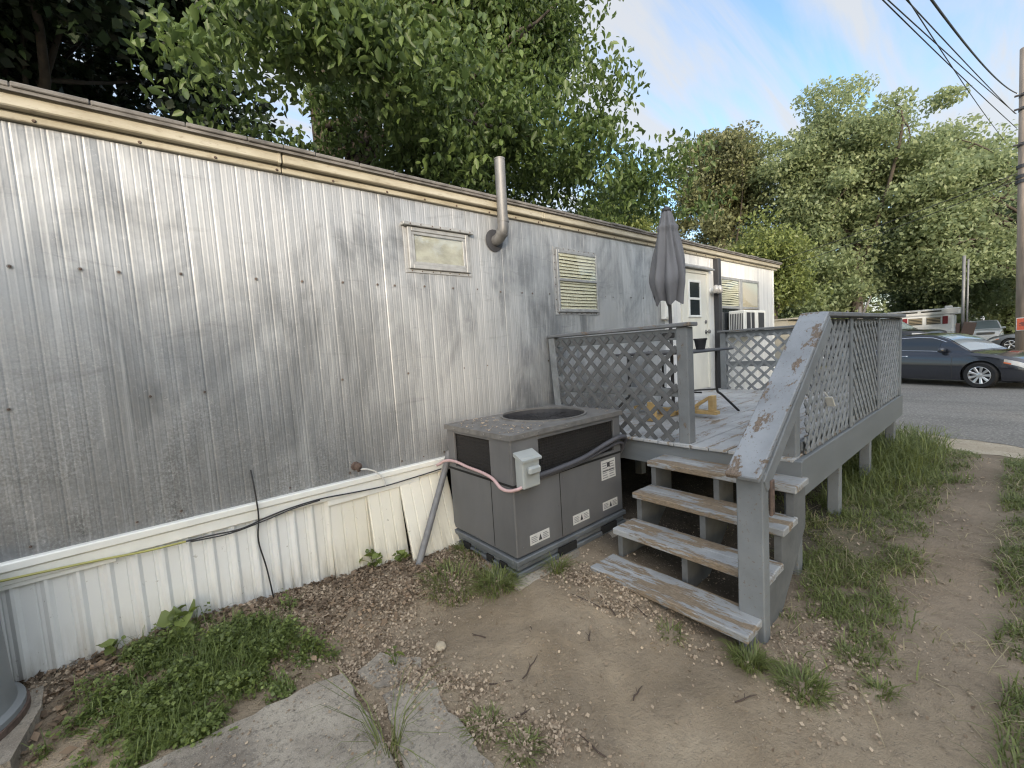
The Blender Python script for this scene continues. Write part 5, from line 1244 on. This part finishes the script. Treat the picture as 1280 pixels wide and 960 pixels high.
for p0, q, sag, r, label in (((20.85, 0.15, 7.40), (9.0, 1.35, 6.51), 0.12, 0.016, 'lowest overhead wire dropping from the pole over the road'),
        ((20.85, 0.17, 7.83), (9.0, 1.30, 6.48), 0.10, 0.016, 'overhead wire just above the lowest one, dropping from the pole'),
        ((20.85, 0.20, 7.86), (9.0, 1.10, 6.35), 0.10, 0.016, 'middle overhead wire dropping from the pole over the road'),
        ((25.0, 0.45, 8.2), (9.0, 1.015, 6.29), 0.30, 0.013, 'thin overhead wire crossing the ones beside it'),
        ((20.85, 0.16, 8.42), (9.0, 0.634, 6.054), 0.55, 0.022, 'thick twisted overhead wire nearest the pole top')):
    a_, b_ = Vector(p0), Vector(q); wire(a_, a_+(b_-a_)*1.9, sag*0.8, r*0.6, label)
wire((20.85, 0.10, 6.05), (28, 20.0, 4.8), 0.5, 0.014, 'upper wire sloping down from the pole across the trees to the houses')
wire((20.85, 0.10, 5.85), (28, 20.0, 4.3), 0.6, 0.012, 'lower wire sloping down from the pole across the trees to the houses')
pp = thing('pole_pair', 'two thin pale metal poles with a brown box in front of the woods', 'poles', (30, 1.62, -0.16))
for y, r in ((1.58, 0.035), (1.72, 0.06)): mb = MB(); mb.tube([(30, y, -0.2), (30, y, 4.75-0.2*(y < 1.6))], r, 10); mb.build('pole', M['galv'], pp, smooth=True)
mb = MB(); m_ = Matrix.Rotation(R(12), 4, 'X'); m_.translation = (29.85, 1.55, 1.30); mb.box((-0.12, -0.25, -0.30), (0.1, 0.18, 0.28), 0.02, m_); mb.build('box', M['brownbox'], pp)
mb = MB(); mb.box((29.8, 1.8, 0.95), (29.95, 1.95, 1.55), 0.02); mb.box((29.82, 1.85, 0.5), (29.92, 1.92, 0.95)); mb.build('meter', M['brownbox'], pp)

# ---------------------------------------------------------------- ground cover
def blades(xy, h, wid, lean, m, name, label, cat, kind='stuff', zoff=-0.01, mi=None, origin=None, heading=None):
    n = len(xy); x, y = xy[:, 0], xy[:, 1]; z = gh(x, y)+zoff
    a = rng.random(n)*2*math.pi if heading is None else heading
    dirv = np.stack([np.cos(a), np.sin(a), np.zeros(n)], 1); side = np.stack([-np.sin(a), np.cos(a), np.zeros(n)], 1)
    b = np.stack([x, y, z], 1); H = h[:, None]; Wd = (wid*(0.7+0.6*rng.random(n)))[:, None]; ln = (lean*(0.3+1.1*rng.random(n)))[:, None]
    up_ = np.array([0, 0, 1.0])
    p1 = b+up_*H*0.5+dirv*H*ln*0.25; p2 = b+up_*H*(0.95-0.25*ln)+dirv*H*ln*0.8; p3 = b+up_*H*(1.0-0.45*ln)+dirv*H*ln*1.25
    v = np.stack([b-side*Wd, b+side*Wd, p1-side*Wd*0.85, p1+side*Wd*0.85, p2-side*Wd*0.5, p2+side*Wd*0.5, p3-side*Wd*0.06, p3+side*Wd*0.06], 1).reshape(-1, 3)
    k = np.arange(n)[:, None]*8
    f = np.concatenate([k+np.array([[0, 1, 3, 2]]), k+np.array([[2, 3, 5, 4]]), k+np.array([[4, 5, 7, 6]])], 0)
    o = np_mesh(name, v, f, m, origin=origin or (float(x.mean()), float(y.mean()), float(z.mean())), smooth=True)
    return tag(o, label, cat, kind=kind)
def nz2(x, y, s, seed):
    return (np.sin(x*s*1.3+seed)*np.cos(y*s*1.7+seed*2.1)+np.sin(x*s*2.9+y*s*2.1+seed*3.3)*0.6+np.sin(y*s*4.3-x*s*3.7+seed)*0.4)/2.0
def scatter(n, x0, x1, y0, y1, dens):
    x = rng.uniform(x0, x1, n*10); y = rng.uniform(y0, y1, n*10); k = rng.random(n*10) < dens(x, y); x, y = x[k][:n], y[k][:n]; return np.stack([x, y], 1)
def dens_grass(x, y):
    path = np.exp(-((y-(0.28+0.03*np.sin(x*2)))/0.14)**2)*(x < 6.0)+np.exp(-(((x-5.3)/0.9)**2+((y-0.30)/0.17)**2))
    strip_ = sstep(x, 2.35, 3.1)*(1-sstep(y, 1.15, 1.7))
    nearc = (sstep(y, 0.22, 0.45)+sstep(-y, -0.1, 0.02)*sstep(x, 2.9, 3.6))
    patch = 0.55+0.75*nz2(x, y, 3.0, 1.0)
    strip_ = strip_*(1-sstep(y, 0.84, 0.93)*(x < 3.4))*(1-0.85*sstep(y, 1.0, 1.25))
    d = strip_*np.clip(nearc, 0, 1)*np.clip(patch-0.12+0.5*nz2(x, y, 9, 4), 0, 1)*(1-np.clip(path, 0, 1)*0.93)
    return np.clip(d*(1-sstep(x, 7.9, 8.4)), 0, 1)
xy = scatter(40000, 2.3, 8.4, -1.2, 1.6, dens_grass)
hh = (0.018+0.065*rng.random(len(xy)))*(1+0.6*np.clip(nz2(xy[:, 0], xy[:, 1], 1.7, 4), -0.5, 1))
blades(xy, hh, 0.0028+0.0006*xy[:, 0]/3, 0.9, M['grass'], 'grass', 'short patchy green grass beside the deck and path', 'grass')
def dens_tall(x, y): return np.clip(np.exp(-((y-0.95)/0.28)**2)*sstep(x, 4.0, 6.2)*(1-sstep(x, 7.7, 8.1))*(0.6+0.6*nz2(x, y, 4, 2)), 0, 1)
xy = scatter(4800, 4.0, 8.1, 0.45, 1.9, dens_tall)
hh = (0.06+0.36*rng.random(len(xy))**1.8)*(0.45+0.55*sstep(xy[:, 0], 4.6, 6.6))
blades(xy, hh, 0.0045, 0.8, M['grass'], 'tall_grass', 'tall unmown grass growing at the end of the deck', 'grass')
xy = scatter(4200, 2.4, 7.6, -0.9, 1.1, lambda x, y: np.clip(0.25+nz2(x, y, 3, 9), 0, 1)*np.clip(dens_grass(x, y)+0.1, 0, 1))
blades(xy, 0.03+0.10*rng.random(len(xy))**2, 0.0025, 2.0, M['strawy'], 'dry_grass', 'dry straw lying through the grass beside the deck', 'grass')
xy = scatter(700, 2.0, 2.9, -0.25, 0.02, lambda x, y: np.clip(0.9-abs(y+0.05)*3, 0, 1))
blades(xy, 0.05+0.06*rng.random(len(xy)), 0.003, 0.9, M['grass'], 'grass', 'small grass patch at the near right corner of the dirt', 'grass')
# single tufts
def tuft(x, y, n, r, h, label, lean=0.9, wid=0.003, group=None):
    a = rng.random(n)*2*math.pi; q = r*np.sqrt(rng.random(n)); xy = np.stack([x+q*np.cos(a), y+q*np.sin(a)], 1)
    o = blades(xy, h*(0.35+0.65*rng.random(n)), wid, lean, M['grass'], 'grass_tuft', label, 'grass tuft', None, origin=(x, y, ghs(x, y)), heading=a+rng.normal(0, 0.5, n))
    if group: o['group'] = group
tuft(0.60, 1.69, 42, 0.04, 0.42, 'long thin-bladed grass tuft in the gap between the concrete slabs', 1.0, 0.0022)
tuft(1.66, 2.30, 420, 0.13, 0.13, 'grass clump at the front corner of the cooling unit', 0.9)
tuft(1.46, 2.55, 420, 0.20, 0.10, 'low grass clump between the leaning pipe and cooling unit', 0.9)
tuft(1.78, 2.80, 200, 0.12, 0.10, 'grass clump under the loose skirting panel edge', 0.9)
tuft(2.06, 2.10, 90, 0.06, 0.15, 'wispy grass tuft beside the cooling unit skid', 0.9)
tuft(2.20, 0.86, 260, 0.07, 0.12, 'grass clump at the foot of the newel post', 0.8)
tuft(2.22, 0.63, 300, 0.10, 0.10, 'dense grass clump on the dirt right of the stairs', 0.9)
tuft(2.45, 0.38, 70, 0.04, 0.09, 'lone small tuft in the middle of the dirt path', 0.9)
tuft(2.62, 0.52, 120, 0.07, 0.08, 'sparse tuft between the stairs and the dirt path', 0.9)
tuft(0.98, 1.52, 130, 0.08, 0.06, 'short weedy tuft among pale petals near the slab edge', 1.0)
tuft(1.03, 1.32, 130, 0.07, 0.06, 'short weedy tuft nearest the bottom edge of the dirt', 1.0)
tuft(2.10, 1.25, 60, 0.07, 0.07, 'few blades growing under the bottom stair tread', 0.9)
# weeds patch
def flat_leaves(ctr, size, m, name, label, cat, kind='stuff', tilt=0.5, wid=0.9, origin=None, group=None, six=False):
    n = len(ctr); a = rng.random(n)*2*math.pi
    nrm = rng.standard_normal((n, 3))*tilt; nrm[:, 2] = 1; nrm /= np.linalg.norm(nrm, axis=1)[:, None]
    d = np.stack([np.cos(a), np.sin(a), np.zeros(n)], 1); d -= nrm*np.sum(d*nrm, 1)[:, None]; d /= np.linalg.norm(d, axis=1)[:, None]; s = np.cross(nrm, d)
    L = size*(0.40+1.25*rng.random(n)**1.6); L = L[:, None]; W = L*wid*0.5
    if six:
        v = np.stack([ctr-d*L*0.5, ctr-d*L*0.2+s*W+nrm*W*0.3, ctr+d*L*0.2+s*W*0.85+nrm*W*0.25, ctr+d*L*0.5-nrm*L*0.12, ctr+d*L*0.2-s*W*0.85+nrm*W*0.25, ctr-d*L*0.2-s*W+nrm*W*0.3], 1).reshape(-1, 3)
        k = np.arange(n)[:, None]*6; fq = np.concatenate([k+np.array([[0, 1, 2, 3]]), k+np.array([[0, 3, 4, 5]])], 0)
    else:
        v = np.stack([ctr-d*L*0.5, ctr+s*W+nrm*W*0.25, ctr+d*L*0.5, ctr-s*W+nrm*W*0.25], 1).reshape(-1, 3); fq = np.arange(n*4).reshape(n, 4)
    o = np_mesh(name, v, fq, m, origin=origin or tuple(float(q) for q in ctr.mean(0))); tag(o, label, cat, group, kind)
    return o
def dens_weed(x, y): return np.clip(1.0-0.95*(((x-0.05)/0.50)**2+((y-2.72)/0.42)**2)+0.85*nz2(x, y, 6, 3)+0.35*nz2(x, y, 15, 7), 0, 1)*(y < 3.2)
xy = scatter(26000, -0.7, 0.85, 2.25, 3.2, dens_weed)
zz_ = gh(xy[:, 0], xy[:, 1])+0.004+0.13*rng.random(len(xy))**1.3*np.clip(0.45+0.75*nz2(xy[:, 0], xy[:, 1], 9, 6), 0.12, 1.1)
flat_leaves(np.column_stack([xy, np.maximum(zz_, gh(xy[:, 0], xy[:, 1])+0.004)]), 0.017, M['weed'], 'weeds', 'thick patch of small-leaved green weeds between skirting and slab', 'weeds', tilt=0.55)
xy = scatter(2500, -0.6, 0.75, 2.35, 3.15, dens_weed); blades(xy, 0.05+0.10*rng.random(len(xy)), 0.002, 0.8, M['weed'], 'weed_stems', 'thin weed stems standing in the green patch', 'weeds')
def broad_plant(x, y, n, r, size, label):
    root = thing('weed_plant', label, 'plant', (x, y, ghs(x, y)))
    hub = np.array([x, y, ghs(x, y)]); a = rng.random(n)*6.28; q = r*np.sqrt(rng.random(n)); c = np.stack([x+q*np.cos(a), y+q*np.sin(a), hub[2]+0.04+rng.random(n)*r*1.1], 1)
    mb = MB()
    for p in c: mb.tube([tuple(hub), tuple((hub+p)/2+np.array([0, 0, 0.02])), tuple(p)], 0.002, 5)
    mb.build('stem', M['weed'], root)
    nn_ = len(c); o = flat_leaves(np.repeat(c, 1, 0), size, M['weed'], 'leaves', None, None, None, 0.7, 0.95, origin=(0, 0, 0), six=True); o.parent = root; o.matrix_parent_inverse = Matrix.Translation(-Vector(root.location))
broad_plant(1.13, 3.14, 16, 0.10, 0.06, 'broad-leaved weed growing against the skirting below the spigot')
broad_plant(1.28, 3.02, 10, 0.06, 0.05, 'small leafy weed beside the foot of the leaning pipe')
broad_plant(-0.06, 3.15, 12, 0.10, 0.085, 'large-leaved pale weed against the ribbed skirting')
broad_plant(-0.34, 3.17, 7, 0.06, 0.06, 'little round-leaved weed by the skirting near the tank')
broad_plant(0.84, 2.16, 7, 0.05, 0.05, 'little weed poking out between broken concrete pieces')
# litter of pale petals and dead leaves
def dens_litter(x, y):
    band = sstep(y, 2.15, 2.75)*sstep(x, 0.15, 0.6)*(1-sstep(x, 1.75, 2.1))*0.9
    gap = np.exp(-((x-1.0+0.25*(y-1.6))/0.16)**2)*sstep(y, 0.9, 1.3)*(1-sstep(y, 2.2, 2.5))*0.8
    stair = np.exp(-(((x-2.13)/0.16)**2+((y-1.75)/0.45)**2))*0.95
    low = np.exp(-(((x-2.5)/0.35)**2+((y-0.62)/0.2)**2))*0.5
    crack = np.exp(-((x-0.62+0.0*(y))/0.05)**2)*(y > 1.4)*(y < 2.4)*0.7
    leftw = sstep(y, 2.9, 3.2)*(x < 0.6)*0.5
    base = 0.012
    cl = np.clip(0.55+0.8*nz2(x, y, 8, 5), 0.05, 1)
    return np.clip((band+gap+stair+low+crack+leftw)*cl+base*np.clip(0.5+nz2(x, y, 3, 2), 0, 1), 0, 1)
xy = scatter(36000, -0.7, 3.3, 0.1, 3.3, dens_litter)
c = np.column_stack([xy, gh(xy[:, 0], xy[:, 1])+0.004+0.012*rng.random(len(xy))])
def on_slab(x, y): return (x < 0.6+0.0*y) & (y < 2.3)
c = c[~((c[:, 0] < 0.6) & (c[:, 1] < 2.3))]
flat_leaves(c, 0.0155, M['petal'], 'litter', 'scattered pale petals and husks over the dirt', 'litter', tilt=0.7, wid=0.8)
xy = scatter(420, -0.2, 0.95, 1.0, 2.28, lambda x, y: 0.12+np.exp(-((x-0.58)/0.12)**2)+np.exp(-((y-2.25)/0.1)**2)); flat_leaves(np.column_stack([xy, np.where(xy[:, 0] < 0.6, -0.050, -0.073)]), 0.012, M['petal'], 'petals', 'few pale petals lying on the concrete slabs', 'litter', tilt=0.2)
xy = scatter(3200, -0.8, 1.9, 2.3, 3.25, lambda x, y: np.clip(sstep(y, 2.3, 3.1)*(0.55+nz2(x, y, 7, 8)), 0, 1))
flat_leaves(np.column_stack([xy, gh(xy[:, 0], xy[:, 1])+0.006+0.016*rng.random(len(xy))]), 0.038, M['deadleaf'], 'dead_leaves', 'brown dead leaves lying along the foot of the skirting', 'litter', tilt=0.6, wid=0.6)
xy = scatter(1300, 2.6, 7.5, -0.6, 1.4, lambda x, y: np.clip(0.3+nz2(x, y, 4, 8), 0, 1))
flat_leaves(np.column_stack([xy, gh(xy[:, 0], xy[:, 1])+0.006+0.01*rng.random(len(xy))]), 0.02, M['petal'], 'litter', 'pale dry bits lying in the grass and path', 'litter', tilt=0.6, wid=0.6)
xy = scatter(240, 1.8, 3.04, 2.22, 3.05, lambda x, y: (np.hypot(x-2.545, y-2.655) > 0.42)*np.clip(0.15+np.exp(-((x-1.95)/0.2)**2), 0, 1))
flat_leaves(np.column_stack([xy, np.full(len(xy), 1.026)]), 0.017, M['petal'], 'litter', 'dry petals lying on top of the cooling unit', 'litter', tilt=0.25, wid=0.6)
# crumbs of soil and gravel
xy = scatter(9000, 0.6, 4.5, -0.3, 2.6, lambda x, y: np.clip(0.5+0.5*nz2(x, y, 5, 7), 0, 1)); c = np.column_stack([xy, gh(xy[:, 0], xy[:, 1])+0.002]); c = c[~((c[:, 0] < 0.93) & (c[:, 1] < 2.2))]
n = len(c); s = (0.0022+0.004*rng.random(n)**3)[:, None]; ax_ = np.array([[1, 0, 0], [0, 1, 0], [-1, 0, 0], [0, -1, 0], [0, 0, 1.0]]); v = (c[:, None, :]+ax_[None]*s[:, None, :]*(0.7+0.6*rng.random((n, 5, 1)))).reshape(-1, 3)
k = np.arange(n)[:, None]*5; f = np.concatenate([k+np.array([[i, (i+1) % 4, 4, 4]]) for i in range(4)], 0)[:, :3]
o = np_mesh('gravel', v, f, plain('gravel_grit', (0.27, 0.22, 0.165), 0.9, 0, 0.35, 60), origin=(2, 1.3, -0.05)); tag(o, 'small gravel and soil crumbs in the bare dirt', 'gravel', kind='stuff')
mb = MB(); mb.lathe([(0.001, 0), (0.026, 0.004), (0.034, 0.016), (0.026, 0.032), (0.001, 0.038)], (1.09, 2.10, ghs(1.09, 2.1)-0.006), 9); o = mb.build('rock', M['stone'], origin=(1.09, 2.10, ghs(1.09, 2.1))); tag(o, 'single tan stone at the edge of the pale litter', 'rock')
tw = [((1.35, 1.62), 0.16, 20), ((1.18, 1.66), 0.12, -30), ((1.52, 1.78), 0.1, 60), ((1.92, 1.72), 0.2, 100), ((2.0, 1.62), 0.22, 70), ((1.30, 2.02), 0.10, 110), ((1.62, 1.15), 0.10, 10), ((1.95, 0.78), 0.12, -20), ((1.15, 1.45), 0.16, -10), ((2.12, 1.48), 0.18, 80), ((1.72, 1.52), 0.08, 40), ((1.25, 1.12), 0.14, 95)]
for (x, y), L_, a in tw:
    a = R(a); pts = []
    for i in range(5):
        t = i/4-0.5; px, py = x+math.cos(a)*t*L_+random.uniform(-.006, .006), y+math.sin(a)*t*L_+random.uniform(-.006, .006); pts.append((px, py, ghs(px, py)+0.008))
    mb = MB(); mb.tube(pts, [0.0035, 0.004, 0.0035, 0.003, 0.0015], 6); mb.tube([pts[2], (pts[2][0]+0.03*math.cos(a+0.7), pts[2][1]+0.03*math.sin(a+0.7), pts[2][2]+0.006)], [0.0022, 0.001], 5)
    o = mb.build('twig', M['twig'], origin=pts[2]); tag(o, 'thin dark twig lying on the bare dirt', 'twig', 'twigs scattered on the bare dirt')
